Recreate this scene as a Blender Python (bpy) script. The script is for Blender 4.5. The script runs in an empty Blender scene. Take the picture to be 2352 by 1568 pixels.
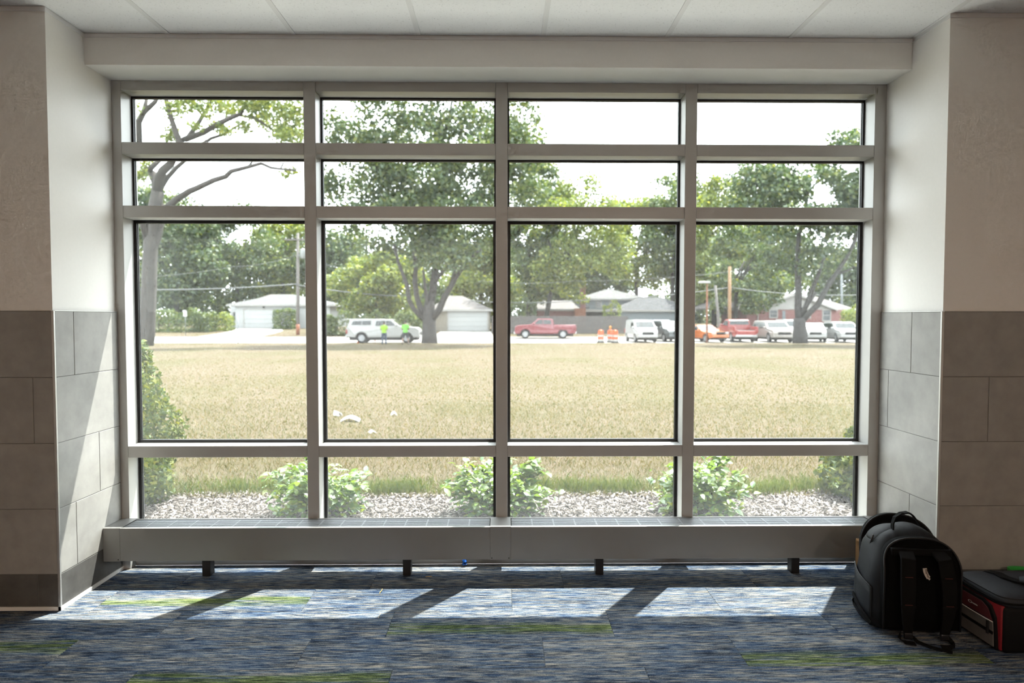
import bpy, bmesh, math, random
import numpy as np
from mathutils import Vector, Matrix

# ------------------------------------------------------------------ camera, sky, sun, exposure
scene = bpy.context.scene
col = scene.collection
FPX = 1475.02
CAM = Vector((0.0078, -3.4973, 1.3747)); YAW, PITCH, ROLL = 0.0138, -0.0366, 0.0005
_cd = bpy.data.cameras.new('camera'); _cd.sensor_width = 36.0; _cd.lens = FPX / 2352 * 36.0
_cd.clip_start = 0.05; _cd.clip_end = 600
_cd.dof.use_dof = True; _cd.dof.focus_distance = 3.35; _cd.dof.aperture_fstop = 2.2
cam = bpy.data.objects.new('camera', _cd); col.objects.link(cam)
_fw = Vector((math.sin(YAW) * math.cos(PITCH), math.cos(YAW) * math.cos(PITCH), math.sin(PITCH)))
_rt = Vector((math.cos(YAW), -math.sin(YAW), 0)); _up = _rt.cross(_fw)
_rt, _up = math.cos(ROLL) * _rt + math.sin(ROLL) * _up, -math.sin(ROLL) * _rt + math.cos(ROLL) * _up
_m = Matrix((_rt, _up, -_fw)).transposed().to_4x4(); _m.translation = CAM
cam.matrix_world = _m
scene.camera = cam

world = bpy.data.worlds.new('sky'); scene.world = world; world.use_nodes = True
_bg = world.node_tree.nodes['Background']
_bg.inputs[0].default_value = (0.90, 0.955, 1.0, 1); _bg.inputs[1].default_value = 4.4

_sd = bpy.data.lights.new('sun', 'SUN'); _sd.energy = 13.0; _sd.angle = math.radians(0.53); _sd.color = (1.0, 0.965, 0.90)
sun = bpy.data.objects.new('sun', _sd); col.objects.link(sun)
SUN_DIR = Vector((-0.745, -1.0, -2.6)).normalized()
sun.rotation_euler = SUN_DIR.to_track_quat('-Z', 'Y').to_euler(); sun.location = (20, 26, 70)

vs = scene.view_settings
vs.view_transform = 'Standard'; vs.look = 'None'; vs.gamma = 1.0; vs.use_curve_mapping = False
vs.exposure = 0.82

cy_ = scene.cycles
cy_.max_bounces = 5; cy_.diffuse_bounces = 3; cy_.glossy_bounces = 2; cy_.transmission_bounces = 3; cy_.transparent_max_bounces = 10
cy_.caustics_reflective = False; cy_.caustics_refractive = False; cy_.use_adaptive_sampling = True; cy_.adaptive_threshold = .07; cy_.adaptive_min_samples = 12; cy_.use_denoising = True; cy_.use_light_tree = False

R = random.Random(7)
NP = np.random.default_rng(11)

# ------------------------------------------------------------------ helpers
def at(u, v, y):
    """world point on the upright plane at distance y that the photograph shows at (u, v)"""
    d = _fw + _rt * ((u - 1176) / FPX) + _up * ((784 - v) / FPX)
    return CAM + d * ((y - CAM.y) / d.y)
def X(u, y, v=740): return at(u, v, y).x
def Z(v, y, u=1176): return at(u, v, y).z

_TY = [0, 3, 46, 58, 61, 64, 72, 90, 140, 260]; _TZ = [-.25, -.25, -.65, -.62, -.45, -.28, .1, .5, 1.0, 2.0]
def ground(y): return float(np.interp(y, _TY, _TZ))

def tag(o, label=None, cat=None, group=None, kind=None):
    if label: o['label'] = label
    if cat: o['category'] = cat
    if group: o['group'] = group
    if kind: o['kind'] = kind
    return o
def empty(name, loc=(0, 0, 0), rz=0.0, label=None, cat=None, group=None, kind=None, parent=None):
    o = bpy.data.objects.new(name, None); col.objects.link(o)
    o.empty_display_size = 0.1; o.location = loc; o.rotation_euler = (0, 0, rz); o.parent = parent
    return tag(o, label, cat, group, kind)
def link(name, me, mat=None, parent=None, loc=(0, 0, 0), rot=(0, 0, 0), scale=(1, 1, 1)):
    o = bpy.data.objects.new(name, me); col.objects.link(o)
    if mat is not None and not me.materials: me.materials.append(mat)
    o.parent = parent; o.location = loc; o.rotation_euler = rot; o.scale = scale
    return o
def copy_tree(o, parent=None):
    c = o.copy(); col.objects.link(c); c.parent = parent
    for ch in list(o.children): copy_tree(ch, c)
    return c

class MB:
    """collects shapes into one mesh"""
    def __init__(s): s.v = []; s.f = []; s.sm = []; s.mi = []; s.cur = 0
    def add(s, vs, fs, smooth=False):
        b = len(s.v); s.v += [tuple(p) for p in vs]; s.f += [tuple(b + i for i in f) for f in fs]
        s.sm += [smooth] * len(fs); s.mi += [s.cur] * len(fs); return s
    def box(s, x0, x1, y0, y1, z0, z1):
        return s.add([(x0,y0,z0),(x1,y0,z0),(x1,y1,z0),(x0,y1,z0),(x0,y0,z1),(x1,y0,z1),(x1,y1,z1),(x0,y1,z1)],
                     [(0,3,2,1),(4,5,6,7),(0,1,5,4),(1,2,6,5),(2,3,7,6),(3,0,4,7)])
    def rbox(s, x0, x1, y0, y1, z0, z1, r=.004, seg=2):
        bm = bmesh.new(); bmesh.ops.create_cube(bm, size=1)
        for v in bm.verts: v.co = Vector((x0 + (v.co.x + .5) * (x1 - x0), y0 + (v.co.y + .5) * (y1 - y0), z0 + (v.co.z + .5) * (z1 - z0)))
        bmesh.ops.bevel(bm, geom=list(bm.edges), offset=r, segments=seg, affect='EDGES', profile=.5)
        bm.verts.index_update(); vs = [v.co[:] for v in bm.verts]; fs = [[v.index for v in f.verts] for f in bm.faces]; bm.free()
        return s.add(vs, fs, seg > 1)
    def tube(s, pts, rad, n=8, cap=True, smooth=True, flat=1.0):
        pts = [Vector(p) for p in pts]; k = len(pts)
        rads = rad if isinstance(rad, (list, tuple)) else [rad] * k
        vs = []; nrm = None
        for i in range(k):
            t = (pts[min(i + 1, k - 1)] - pts[max(i - 1, 0)]);
            if t.length < 1e-9: t = Vector((0, 0, 1))
            t.normalize()
            if nrm is None: nrm = t.orthogonal().normalized()
            else:
                nrm = (nrm - t * nrm.dot(t));
                nrm = nrm.normalized() if nrm.length > 1e-6 else t.orthogonal().normalized()
            b = t.cross(nrm)
            for j in range(n):
                a = 2 * math.pi * j / n
                vs.append(pts[i] + (nrm * math.cos(a) + b * math.sin(a) * flat) * rads[i])
        fs = [(i*n+j, i*n+(j+1)%n, (i+1)*n+(j+1)%n, (i+1)*n+j) for i in range(k-1) for j in range(n)]
        if cap: fs += [tuple(range(n-1, -1, -1)), tuple((k-1)*n + j for j in range(n))]
        return s.add(vs, fs, smooth)
    def ribbon(s, pts, w, t, up=None, taper=None):
        """flat strap of width w along the given side vectors"""
        pts = [Vector(p) for p in pts]; k = len(pts); vs = []
        for i in range(k):
            d = (pts[min(i+1,k-1)] - pts[max(i-1,0)]).normalized()
            side = Vector(up[i] if isinstance(up, list) else up).normalized()
            side = (side - d * side.dot(d)).normalized(); nn = d.cross(side)
            ww = w * (taper[i] if taper else 1)
            for a, b in ((-1,-1),(1,-1),(1,1),(-1,1)): vs.append(pts[i] + side * (a * ww / 2) + nn * (b * t / 2))
        fs = [(i*4+j, i*4+(j+1)%4, (i+1)*4+(j+1)%4, (i+1)*4+j) for i in range(k-1) for j in range(4)]
        fs += [(3,2,1,0), tuple((k-1)*4+j for j in range(4))]
        return s.add(vs, fs, False)
    def lathe(s, prof, n=20, axis='z', c=(0,0,0), smooth=True):
        c = Vector(c); vs = []
        for r, h in prof:
            for j in range(n):
                a = 2*math.pi*j/n; p = (r*math.cos(a), r*math.sin(a), h)
                if axis == 'y': p = (p[0], p[2], p[1])
                if axis == 'x': p = (p[2], p[0], p[1])
                vs.append(c + Vector(p))
        k = len(prof)
        fs = [(i*n+j, i*n+(j+1)%n, (i+1)*n+(j+1)%n, (i+1)*n+j) for i in range(k-1) for j in range(n)]
        if prof[0][0] > 1e-6: fs.append(tuple(range(n-1,-1,-1)))
        if prof[-1][0] > 1e-6: fs.append(tuple((k-1)*n+j for j in range(n)))
        return s.add(vs, fs, smooth)
    def prism(s, poly, d, smooth=False):
        """poly: list of 3D points (a face), d: extrusion vector"""
        poly = [Vector(p) for p in poly]; d = Vector(d); n = len(poly)
        fs = [tuple(range(n-1,-1,-1)), tuple(n+i for i in range(n))] + [(i,(i+1)%n,n+(i+1)%n,n+i) for i in range(n)]
        return s.add([p[:] for p in poly] + [(p+d)[:] for p in poly], fs, smooth)
    def loft(s, rings, cap=True, smooth=True, close=True):
        n = len(rings[0]); k = len(rings); vs = [p for r in rings for p in r]
        m = n if close else n - 1
        fs = [(i*n+j, i*n+(j+1)%n, (i+1)*n+(j+1)%n, (i+1)*n+j) for i in range(k-1) for j in range(m)]
        if cap: fs += [tuple(range(n-1,-1,-1)), tuple((k-1)*n+j for j in range(n))]
        return s.add(vs, fs, smooth)
    def mesh(s, name, *mats, fix=True):
        me = bpy.data.meshes.new(name); me.from_pydata(s.v, [], s.f)
        me.polygons.foreach_set('use_smooth', s.sm); me.polygons.foreach_set('material_index', s.mi)
        if fix:
            bm = bmesh.new(); bm.from_mesh(me); bmesh.ops.recalc_face_normals(bm, faces=bm.faces); bm.to_mesh(me); bm.free()
        for m in mats: me.materials.append(m)
        me.update(); return me
    def build(s, name, mat, parent=None, loc=(0,0,0), rot=(0,0,0), fix=True):
        mats = mat if isinstance(mat, (list, tuple)) else [mat]
        return link(name, s.mesh(name, *mats, fix=fix), None, parent, loc, rot)

def mesh_np(name, verts, nper, mat, smooth=False):
    """many polygons of nper corners each, verts shaped (count*nper, 3)"""
    nv = len(verts); nf = nv // nper
    me = bpy.data.meshes.new(name)
    me.vertices.add(nv); me.vertices.foreach_set('co', np.ascontiguousarray(verts, dtype=np.float32).ravel())
    me.loops.add(nv); me.loops.foreach_set('vertex_index', np.arange(nv, dtype=np.int32))
    me.polygons.add(nf); me.polygons.foreach_set('loop_start', np.arange(0, nv, nper, dtype=np.int32))
    me.polygons.foreach_set('use_smooth', np.full(nf, smooth))
    me.update(calc_edges=True); me.materials.append(mat); return me

# ------------------------------------------------------------------ materials
def nodes_of(name):
    m = bpy.data.materials.new(name); m.use_nodes = True
    return m, m.node_tree, m.node_tree.nodes, m.node_tree.links
def plain(name, c, rough=.6, metal=0.0, noise=0.0, scale=30, spec=.5, bump=0.0, bscale=None, coords='Object', stretch=None, coat=0):
    m, t, N, L = nodes_of(name); b = N['Principled BSDF']
    b.inputs['Base Color'].default_value = (*c, 1); b.inputs['Roughness'].default_value = rough
    b.inputs['Metallic'].default_value = metal; b.inputs['Specular IOR Level'].default_value = spec
    b.inputs['Coat Weight'].default_value = coat
    if noise or bump:
        tc = N.new('ShaderNodeTexCoord'); src = tc.outputs[coords]
        if stretch:
            mp = N.new('ShaderNodeMapping'); mp.inputs['Scale'].default_value = stretch; L.new(src, mp.inputs[0]); src = mp.outputs[0]
        if noise:
            n = N.new('ShaderNodeTexNoise'); n.inputs['Scale'].default_value = scale; n.inputs['Detail'].default_value = 6
            L.new(src, n.inputs['Vector'])
            r = N.new('ShaderNodeMapRange'); r.inputs['From Min'].default_value = .25; r.inputs['From Max'].default_value = .75
            r.inputs['To Min'].default_value = 1 - noise; r.inputs['To Max'].default_value = 1 + noise
            L.new(n.outputs['Fac'], r.inputs['Value'])
            mx = N.new('ShaderNodeVectorMath'); mx.operation = 'SCALE'; mx.inputs[0].default_value = c
            L.new(r.outputs[0], mx.inputs['Scale']); L.new(mx.outputs[0], b.inputs['Base Color'])
        if bump:
            n2 = N.new('ShaderNodeTexNoise'); n2.inputs['Scale'].default_value = bscale or scale * 4; n2.inputs['Detail'].default_value = 4
            L.new(src, n2.inputs['Vector'])
            bp = N.new('ShaderNodeBump'); bp.inputs['Strength'].default_value = bump; bp.inputs['Distance'].default_value = .004
            L.new(n2.outputs['Fac'], bp.inputs['Height']); L.new(bp.outputs[0], b.inputs['Normal'])
    return m
def ramp(N, stops):
    r = N.new('ShaderNodeValToRGB'); e = r.color_ramp.elements
    while len(e) < len(stops): e.new(.5)
    for i, (p, c) in enumerate(stops): e[i].position = p; e[i].color = (*c, 1)
    return r
def leafy(name, stops, trans=.45, rough=.5, gloss=.06):
    """leaf material: every leaf its own tint, light shines through"""
    m, t, N, L = nodes_of(name); N.remove(N['Principled BSDF']); out = N['Material Output']
    g = N.new('ShaderNodeNewGeometry'); r = ramp(N, stops); L.new(g.outputs['Random Per Island'], r.inputs[0])
    d = N.new('ShaderNodeBsdfDiffuse'); tr = N.new('ShaderNodeBsdfTranslucent'); gl = N.new('ShaderNodeBsdfGlossy')
    gl.inputs['Roughness'].default_value = rough; gl.inputs['Color'].default_value = (.9, .95, .9, 1)
    hs = N.new('ShaderNodeMixRGB'); hs.blend_type = 'MULTIPLY'; hs.inputs[0].default_value = 1; hs.inputs[2].default_value = (1.25, 1.15, .55, 1)
    L.new(r.outputs[0], d.inputs[0]); L.new(r.outputs[0], hs.inputs[1]); L.new(hs.outputs[0], tr.inputs[0])
    m1 = N.new('ShaderNodeMixShader'); m1.inputs[0].default_value = trans; L.new(d.outputs[0], m1.inputs[1]); L.new(tr.outputs[0], m1.inputs[2])
    m2 = N.new('ShaderNodeMixShader'); m2.inputs[0].default_value = gloss; L.new(m1.outputs[0], m2.inputs[1]); L.new(gl.outputs[0], m2.inputs[2])
    L.new(m2.outputs[0], out.inputs[0]); return m
def island(name, stops, rough=.9):
    m, t, N, L = nodes_of(name); b = N['Principled BSDF']; b.inputs['Roughness'].default_value = rough
    g = N.new('ShaderNodeNewGeometry'); r = ramp(N, stops); L.new(g.outputs['Random Per Island'], r.inputs[0]); L.new(r.outputs[0], b.inputs['Base Color'])
    return m

M = {}
M['paint'] = plain('wall_paint', (.87, .855, .82), .7, noise=.012, scale=60, bump=.05, bscale=400)
M['ceiling_bar'] = plain('ceiling_bar_white', (.80, .80, .79), .5)
M['frame'] = plain('window_frame_aluminium', (.46, .46, .447), .42, metal=.25, noise=.01, scale=20)
M['gasket'] = plain('black_gasket', (.012, .013, .015), .45)
M['heater'] = plain('heater_grey_enamel', (.235, .235, .228), .4, metal=.2, noise=.012, scale=15)
M['grille'] = plain('grille_aluminium', (.30, .32, .345), .5, metal=.3)
M['black_steel'] = plain('black_steel', (.012, .012, .013), .5)
M['silver'] = plain('silver_edge_trim', (.62, .62, .60), .35, metal=.6)
M['whitecaulk'] = plain('white_base_strip', (.78, .78, .76), .45)
M['grout'] = plain('grey_grout', (.20, .195, .185), .9)
M['screw'] = plain('dark_screw', (.02, .02, .02), .4, metal=.6)
M['concrete'] = plain('pale_concrete', (.62, .60, .56), .9, noise=.12, scale=1.2)
M['backwall'] = plain('warm_back_wall', (.60, .52, .45), .8)

def tile_mat(name, c, var):
    m, t, N, L = nodes_of(name); b = N['Principled BSDF']; b.inputs['Roughness'].default_value = .48; b.inputs['Specular IOR Level'].default_value = .4
    tc = N.new('ShaderNodeTexCoord'); oi = N.new('ShaderNodeObjectInfo')
    ad = N.new('ShaderNodeVectorMath'); ad.operation = 'ADD'; cb = N.new('ShaderNodeCombineXYZ'); mu = N.new('ShaderNodeMath'); mu.operation = 'MULTIPLY'; mu.inputs[1].default_value = 37
    L.new(oi.outputs['Random'], mu.inputs[0]); L.new(mu.outputs[0], cb.inputs[0]); L.new(mu.outputs[0], cb.inputs[2])
    L.new(tc.outputs['Object'], ad.inputs[0]); L.new(cb.outputs[0], ad.inputs[1])
    n = N.new('ShaderNodeTexNoise'); n.inputs['Scale'].default_value = 9; n.inputs['Detail'].default_value = 9; n.inputs['Roughness'].default_value = .62
    L.new(ad.outputs[0], n.inputs['Vector'])
    r = ramp(N, [(.3, tuple(k * (1 - var) for k in c)), (.5, c), (.72, tuple(k * (1 + var) for k in c))]); L.new(n.outputs['Fac'], r.inputs[0])
    L.new(r.outputs[0], b.inputs['Base Color'])
    bp = N.new('ShaderNodeBump'); bp.inputs['Strength'].default_value = .06; bp.inputs['Distance'].default_value = .002; L.new(n.outputs['Fac'], bp.inputs['Height']); L.new(bp.outputs[0], b.inputs['Normal'])
    return m
M['tile'] = tile_mat('grey_porcelain', (.335, .33, .312), .13)
M['base_tile'] = tile_mat('charcoal_porcelain', (.105, .103, .098), .28)

def acoustic():
    m, t, N, L = nodes_of('acoustic_tile'); b = N['Principled BSDF']; b.inputs['Roughness'].default_value = .95; b.inputs['Specular IOR Level'].default_value = .1
    tc = N.new('ShaderNodeTexCoord'); n = N.new('ShaderNodeTexNoise'); n.inputs['Scale'].default_value = 130; n.inputs['Detail'].default_value = 3; n.inputs['Roughness'].default_value = .7
    L.new(tc.outputs['Object'], n.inputs['Vector'])
    r = ramp(N, [(.30, (.55, .55, .54)), (.37, (.90, .905, .90)), (1, (.94, .945, .94))]); L.new(n.outputs['Fac'], r.inputs[0]); L.new(r.outputs[0], b.inputs['Base Color'])
    bp = N.new('ShaderNodeBump'); bp.inputs['Strength'].default_value = .4; bp.inputs['Distance'].default_value = .002; L.new(r.outputs[0], bp.inputs['Height']); L.new(bp.outputs[0], b.inputs['Normal'])
    return m
M['acoustic'] = acoustic()

def carpet(name, green):
    """loop pile woven in rows along x: short streaks of navy, slate, beige (and lime in the accent planks)"""
    m, t, N, L = nodes_of(name); b = N['Principled BSDF']; b.inputs['Roughness'].default_value = .95; b.inputs['Specular IOR Level'].default_value = .1
    tc = N.new('ShaderNodeTexCoord'); oi = N.new('ShaderNodeObjectInfo'); mu = N.new('ShaderNodeMath'); mu.operation = 'MULTIPLY'; mu.inputs[1].default_value = 61
    cb = N.new('ShaderNodeCombineXYZ'); ad = N.new('ShaderNodeVectorMath'); ad.operation = 'ADD'
    L.new(oi.outputs['Random'], mu.inputs[0]); L.new(mu.outputs[0], cb.inputs[0]); L.new(mu.outputs[0], cb.inputs[1])
    L.new(tc.outputs['Object'], ad.inputs[0]); L.new(cb.outputs[0], ad.inputs[1])
    def nz(sx, sy, det, rough, sc=1):
        mp = N.new('ShaderNodeMapping'); mp.inputs['Scale'].default_value = (sx, sy, 1); L.new(ad.outputs[0], mp.inputs[0])
        n = N.new('ShaderNodeTexNoise'); n.inputs['Scale'].default_value = sc; n.inputs['Detail'].default_value = det; n.inputs['Roughness'].default_value = rough
        L.new(mp.outputs[0], n.inputs['Vector']); return n.outputs['Fac']
    streak = nz(11, 150, 3, .7); band = nz(1.3, 11, 3, .55); pile = nz(240, 200, 1, .5); hue = nz(4, 60, 2, .5)
    def math_(op, a, bb):
        k = N.new('ShaderNodeMath'); k.operation = op
        for i, q in enumerate((a, bb)):
            if isinstance(q, (int, float)): k.inputs[i].default_value = q
            else: L.new(q, k.inputs[i])
        return k.outputs[0]
    s = math_('ADD', math_('MULTIPLY', streak, .92), math_('MULTIPLY', band, .34)); s = math_('ADD', s, math_('MULTIPLY', pile, .24))
    s = math_('SUBTRACT', s, .25)
    cool = ramp(N, [(.34, (.007, .010, .018)), (.43, (.028, .040, .062)), (.50, (.085, .098, .11)), (.57, (.20, .193, .175)), (.66, (.36, .335, .285))])
    L.new(s, cool.inputs[0])
    blue = ramp(N, [(.34, (.008, .014, .034)), (.43, (.022, .045, .095)), (.50, (.06, .095, .15)), (.58, (.15, .18, .21)), (.68, (.28, .285, .28))])
    L.new(s, blue.inputs[0])
    mix = N.new('ShaderNodeMixRGB'); hr = ramp(N, [(.42, (0, 0, 0)), (.58, (1, 1, 1))]); L.new(hue, hr.inputs[0]); L.new(hr.outputs[0], mix.inputs[0])
    L.new(cool.outputs[0], mix.inputs[1]); L.new(blue.outputs[0], mix.inputs[2])
    outc = mix.outputs[0]
    if green:
        gr = ramp(N, [(.34, (.010, .017, .012)), (.43, (.034, .055, .022)), (.51, (.088, .120, .042)), (.60, (.18, .22, .09)), (.70, (.32, .34, .22))]); L.new(s, gr.inputs[0])
        sp = N.new('ShaderNodeSeparateXYZ'); L.new(tc.outputs['Object'], sp.inputs[0])
        w = math_('ADD', sp.outputs[1], math_('MULTIPLY', math_('SUBTRACT', band, .5), .10))
        mask = ramp(N, [(.26, (0, 0, 0)), (.38, (1, 1, 1)), (.62, (1, 1, 1)), (.74, (0, 0, 0))])
        wr = N.new('ShaderNodeMapRange'); wr.inputs['From Min'].default_value = -.125; wr.inputs['From Max'].default_value = .125; L.new(w, wr.inputs['Value']); L.new(wr.outputs[0], mask.inputs[0])
        lines = ramp(N, [(.38, (.05, .05, .05)), (.52, (1, 1, 1))]); L.new(nz(3, 60, 2, .5), lines.inputs[0])
        mm = N.new('ShaderNodeMixRGB'); mm.blend_type = 'MULTIPLY'; mm.inputs[0].default_value = 1; L.new(mask.outputs[0], mm.inputs[1]); L.new(lines.outputs[0], mm.inputs[2])
        m2 = N.new('ShaderNodeMixRGB'); L.new(mm.outputs[0], m2.inputs[0]); L.new(mix.outputs[0], m2.inputs[1]); L.new(gr.outputs[0], m2.inputs[2]); outc = m2.outputs[0]
    L.new(outc, b.inputs['Base Color'])
    bp = N.new('ShaderNodeBump'); bp.inputs['Strength'].default_value = .55; bp.inputs['Distance'].default_value = .003
    L.new(math_('ADD', math_('MULTIPLY', streak, .6), math_('MULTIPLY', pile, .6)), bp.inputs['Height']); L.new(bp.outputs[0], b.inputs['Normal'])
    return m
M['carpet'] = carpet('carpet_blue_streaked', False)
M['carpet_green'] = carpet('carpet_lime_accent', True)

def glass():
    """window pane: mostly clear, mirror-like at grazing angles, an even translucent veil standing in for glare haze"""
    m, t, N, L = nodes_of('window_glass'); N.remove(N['Principled BSDF']); out = N['Material Output']
    tr = N.new('ShaderNodeBsdfTransparent'); tr.inputs[0].default_value = (.965, .98, .97, 1)
    gl = N.new('ShaderNodeBsdfGlossy'); gl.inputs['Roughness'].default_value = 0.0; gl.inputs['Color'].default_value = (.9, .95, 1, 1)
    ge = N.new('ShaderNodeNewGeometry'); dt = N.new('ShaderNodeVectorMath'); dt.operation = 'DOT_PRODUCT'; L.new(ge.outputs['Normal'], dt.inputs[0]); L.new(ge.outputs['Incoming'], dt.inputs[1])
    def mth(op, a, b=None):
        k = N.new('ShaderNodeMath'); k.operation = op
        for i, q in enumerate((a, b)):
            if q is None: continue
            if isinstance(q, (int, float)): k.inputs[i].default_value = q
            else: L.new(q, k.inputs[i])
        return k.outputs[0]
    sch = mth('ADD', mth('MULTIPLY', mth('POWER', mth('SUBTRACT', 1.0, mth('ABSOLUTE', dt.outputs['Value'])), 5.0), .96), .035)   # Schlick reflectance of one surface
    m1 = N.new('ShaderNodeMixShader'); L.new(sch, m1.inputs[0]); L.new(tr.outputs[0], m1.inputs[1]); L.new(gl.outputs[0], m1.inputs[2])
    veil = N.new('ShaderNodeBsdfTranslucent'); veil.inputs[0].default_value = (.85, .9, .92, 1)
    m2 = N.new('ShaderNodeMixShader'); m2.inputs[0].default_value = .012; L.new(m1.outputs[0], m2.inputs[1]); L.new(veil.outputs[0], m2.inputs[2])
    L.new(m2.outputs[0], out.inputs[0]); return m
M['glass'] = glass()

# ------------------------------------------------------------------ the room shell
XL, XR = -2.082, 2.087          # faces of the window recess
YP = -0.487                     # face of the piers
YB, ZB, ZC = -0.2125, 2.6377, 2.789   # header face, its underside, ceiling
ZT, TP = 1.4058, 0.3085         # top of the wall tiling, tile course height
YO = 0.448                      # outer face of the building
RX, RY0 = 5.2, -7.2             # the room goes on behind the camera
struct = lambda o: tag(o, kind='structure')

floor = struct(MB().box(-RX, RX, RY0, .05, -.12, -.006).build('floor', M['carpet']))
PLW, PLD = 0.99, 0.25
plank_mesh = {}
def plank(xc, yc, w=PLW, lime=None):
    """one carpet plank; lime: where across its width the lime band runs"""
    o = 0.0 if lime is None else lime
    k = (round(w, 3), lime)
    if k not in plank_mesh:
        h, d0, d1 = w/2 - .0006, -PLD/2 + .0006 - o, PLD/2 - .0006 - o; e = .002
        plank_mesh[k] = MB().add([(-h,d0,-.006),(h,d0,-.006),(h,d1,-.006),(-h,d1,-.006),(-h,d0,-.0012),(h,d0,-.0012),(h,d1,-.0012),(-h,d1,-.0012),
            (-h+e,d0+e,0),(h-e,d0+e,0),(h-e,d1-e,0),(-h+e,d1-e,0)],
           [(0,3,2,1),(0,1,5,4),(1,2,6,5),(2,3,7,6),(3,0,4,7),(4,5,9,8),(5,6,10,9),(6,7,11,10),(7,4,8,11),(8,9,10,11)]).mesh('carpet_plank', M['carpet' if lime is None else 'carpet_green'])
    link('carpet_plank', plank_mesh[k], None, floor, (xc, yc + o, 0))
# rows of planks: lime planks of a row as {centre x: band offset}
LIME = {1: {-1.435: 0.0}, 2: {-.005: -.05}, 3: {-2.30: .07, 1.475: -.08}, 4: {-.92: .05}, 6: {.4: 0.0}, 8: {-1.2: .05, 2.0: -.05}, 10: {.1: 0.0}}
for i in range(16):
    yc = -.155 - .2475 * i; lim = LIME.get(i, {}); keys = sorted(lim) or [R.uniform(-.5, .5)]
    lo, hi = (-2.075, 2.075) if i < 2 else (-RX + .01, RX - .01)
    x = lo; first = keys[0] - PLW/2
    lead = (first - lo) % PLW
    cells = []
    if lead > .02: cells.append((x, x + lead)); x += lead
    todo = list(keys)
    while x < hi - .02:
        nx = x + PLW
        for q in todo:
            if x < q - PLW/2 - .01 < nx - .02: nx = q - PLW/2
        nx = min(nx, hi); cells.append((x, nx)); x = nx
    for a, b in cells:
        c = (a + b)/2; lm = [lim[q] for q in lim if abs(q - c) < .1]
        plank(c, yc, b - a, lm[0] if lm else None)
# the strip of carpet along the sill
link('carpet_plank', MB().box(-2.075, 2.075, -.0305, .05, -.006, 0).mesh('carpet_plank', M['carpet']), None, floor)

def wall_piece(name, boxes, mat=M['paint']):
    mb = MB()
    for bx in boxes: mb.box(*bx)
    return struct(mb.build(name, mat))
wall_left = wall_piece('wall_left', [(-RX, XL, YP, .15, -.3, 4.0), (-RX - .3, -2.45, .15, YO, -.6, 4.0)])
wall_right = wall_piece('wall_right', [(XR, RX, YP, .15, -.3, 4.0), (2.45, RX + .3, .15, YO, -.6, 4.0)])
wall_header = wall_piece('wall_header', [(XL, XR, YB, .15, ZB, 4.0), (-2.45, 2.45, .15, YO, 2.72, 4.0)])
wall_sill = wall_piece('wall_sill', [(-2.45, 2.45, .20, YO - .15, -.6, -.02)], M['concrete'])
struct(MB().prism([(-2.45, .146, .06), (-2.45, .47, .04), (-2.45, .47, -.02), (-2.45, .146, -.02)], (4.9, 0, 0)).build('bounce_sill_1', M['whitecaulk']))   # unseen white sill outside, added to bounce sunlight up to the soffit
wall_back = wall_piece('wall_back', [(-RX - .3, RX + .3, RY0 - .25, RY0, -.3, 4.0)], M['backwall'])
wall_far_left = wall_piece('wall_far_left', [(-RX - .25, -RX, RY0, YP, -.3, 4.0)])
wall_far_right = wall_piece('wall_far_right', [(RX, RX + .25, RY0, YP, -.3, 4.0)])
struct(MB().box(-RX - .3, RX + .3, RY0 - .25, YO, 3.9, 4.1).build('ceiling_slab', M['concrete']))

# ceiling: tee grid with lay-in acoustic tiles
ceiling = struct(empty('ceiling', (0, 0, ZC)))
GP = 0.6255; gx0 = -1.667; gy0 = -0.72
xs = [gx0 + GP * k for k in range(-6, 12)]; xs = [x for x in xs if -RX < x < RX]
ys = [gy0 - GP * k for k in range(0, 11)]; ys = [y for y in ys if y > RY0]
main = MB().box(-.012, .012, RY0, YB, 0, .03)
me_bar = None
for x in xs:
    y1 = YB if XL < x < XR else YP
    link('grid_bar', MB().box(-.012, .012, RY0, y1 - .0005, 0, .03).mesh('grid_bar', M['ceiling_bar']), None, ceiling, (x, 0, 0))
cross_me = MB().box(.012, GP - .012, -.012, .012, 0.0005, .03).mesh('grid_bar', M['ceiling_bar'])
xe = [-RX] + xs
tile_cache = {}
def ctile(x0, x1, y0, y1):
    k = (round(x1 - x0, 3), round(y1 - y0, 3))
    if k not in tile_cache:
        tile_cache[k] = MB().box(-(x1-x0)/2, (x1-x0)/2, -(y1-y0)/2, (y1-y0)/2, .0035, .02).mesh('ceiling_tile', M['acoustic'])
    link('ceiling_tile', tile_cache[k], None, ceiling, ((x0+x1)/2, (y0+y1)/2, 0))
edges = [-RX] + xs + [RX]
for i in range(len(edges) - 1):
    a, b = edges[i], edges[i+1]
    for j in range(len(ys)):
        y1 = ys[j-1] if j else (YB if (a >= XL - .3 and b <= XR + .3) else YP)
        y0 = ys[j]
        a2, b2 = a, b
        ctile(a2, b2, y0, y1)
        if j < len(ys) - 0 and abs(b - a - GP) < 1e-3: link('grid_bar', cross_me, None, ceiling, (a, ys[j], 0))
    ctile(a, b, RY0, ys[-1])
# wall angle all round the ceiling
def angle(x0, x1, y0, y1): MB().box(x0, x1, y0, y1, -.018, 0.0).build('wall_angle', M['ceiling_bar'], ceiling)
angle(XL, XR, YB - .004, YB, ); angle(XL, XL + .004, YP, YB - .004); angle(XR - .004, XR, YP, YB - .004)
angle(-RX, XL + .004, YP - .004, YP); angle(XR - .004, RX, YP - .004, YP)
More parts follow.
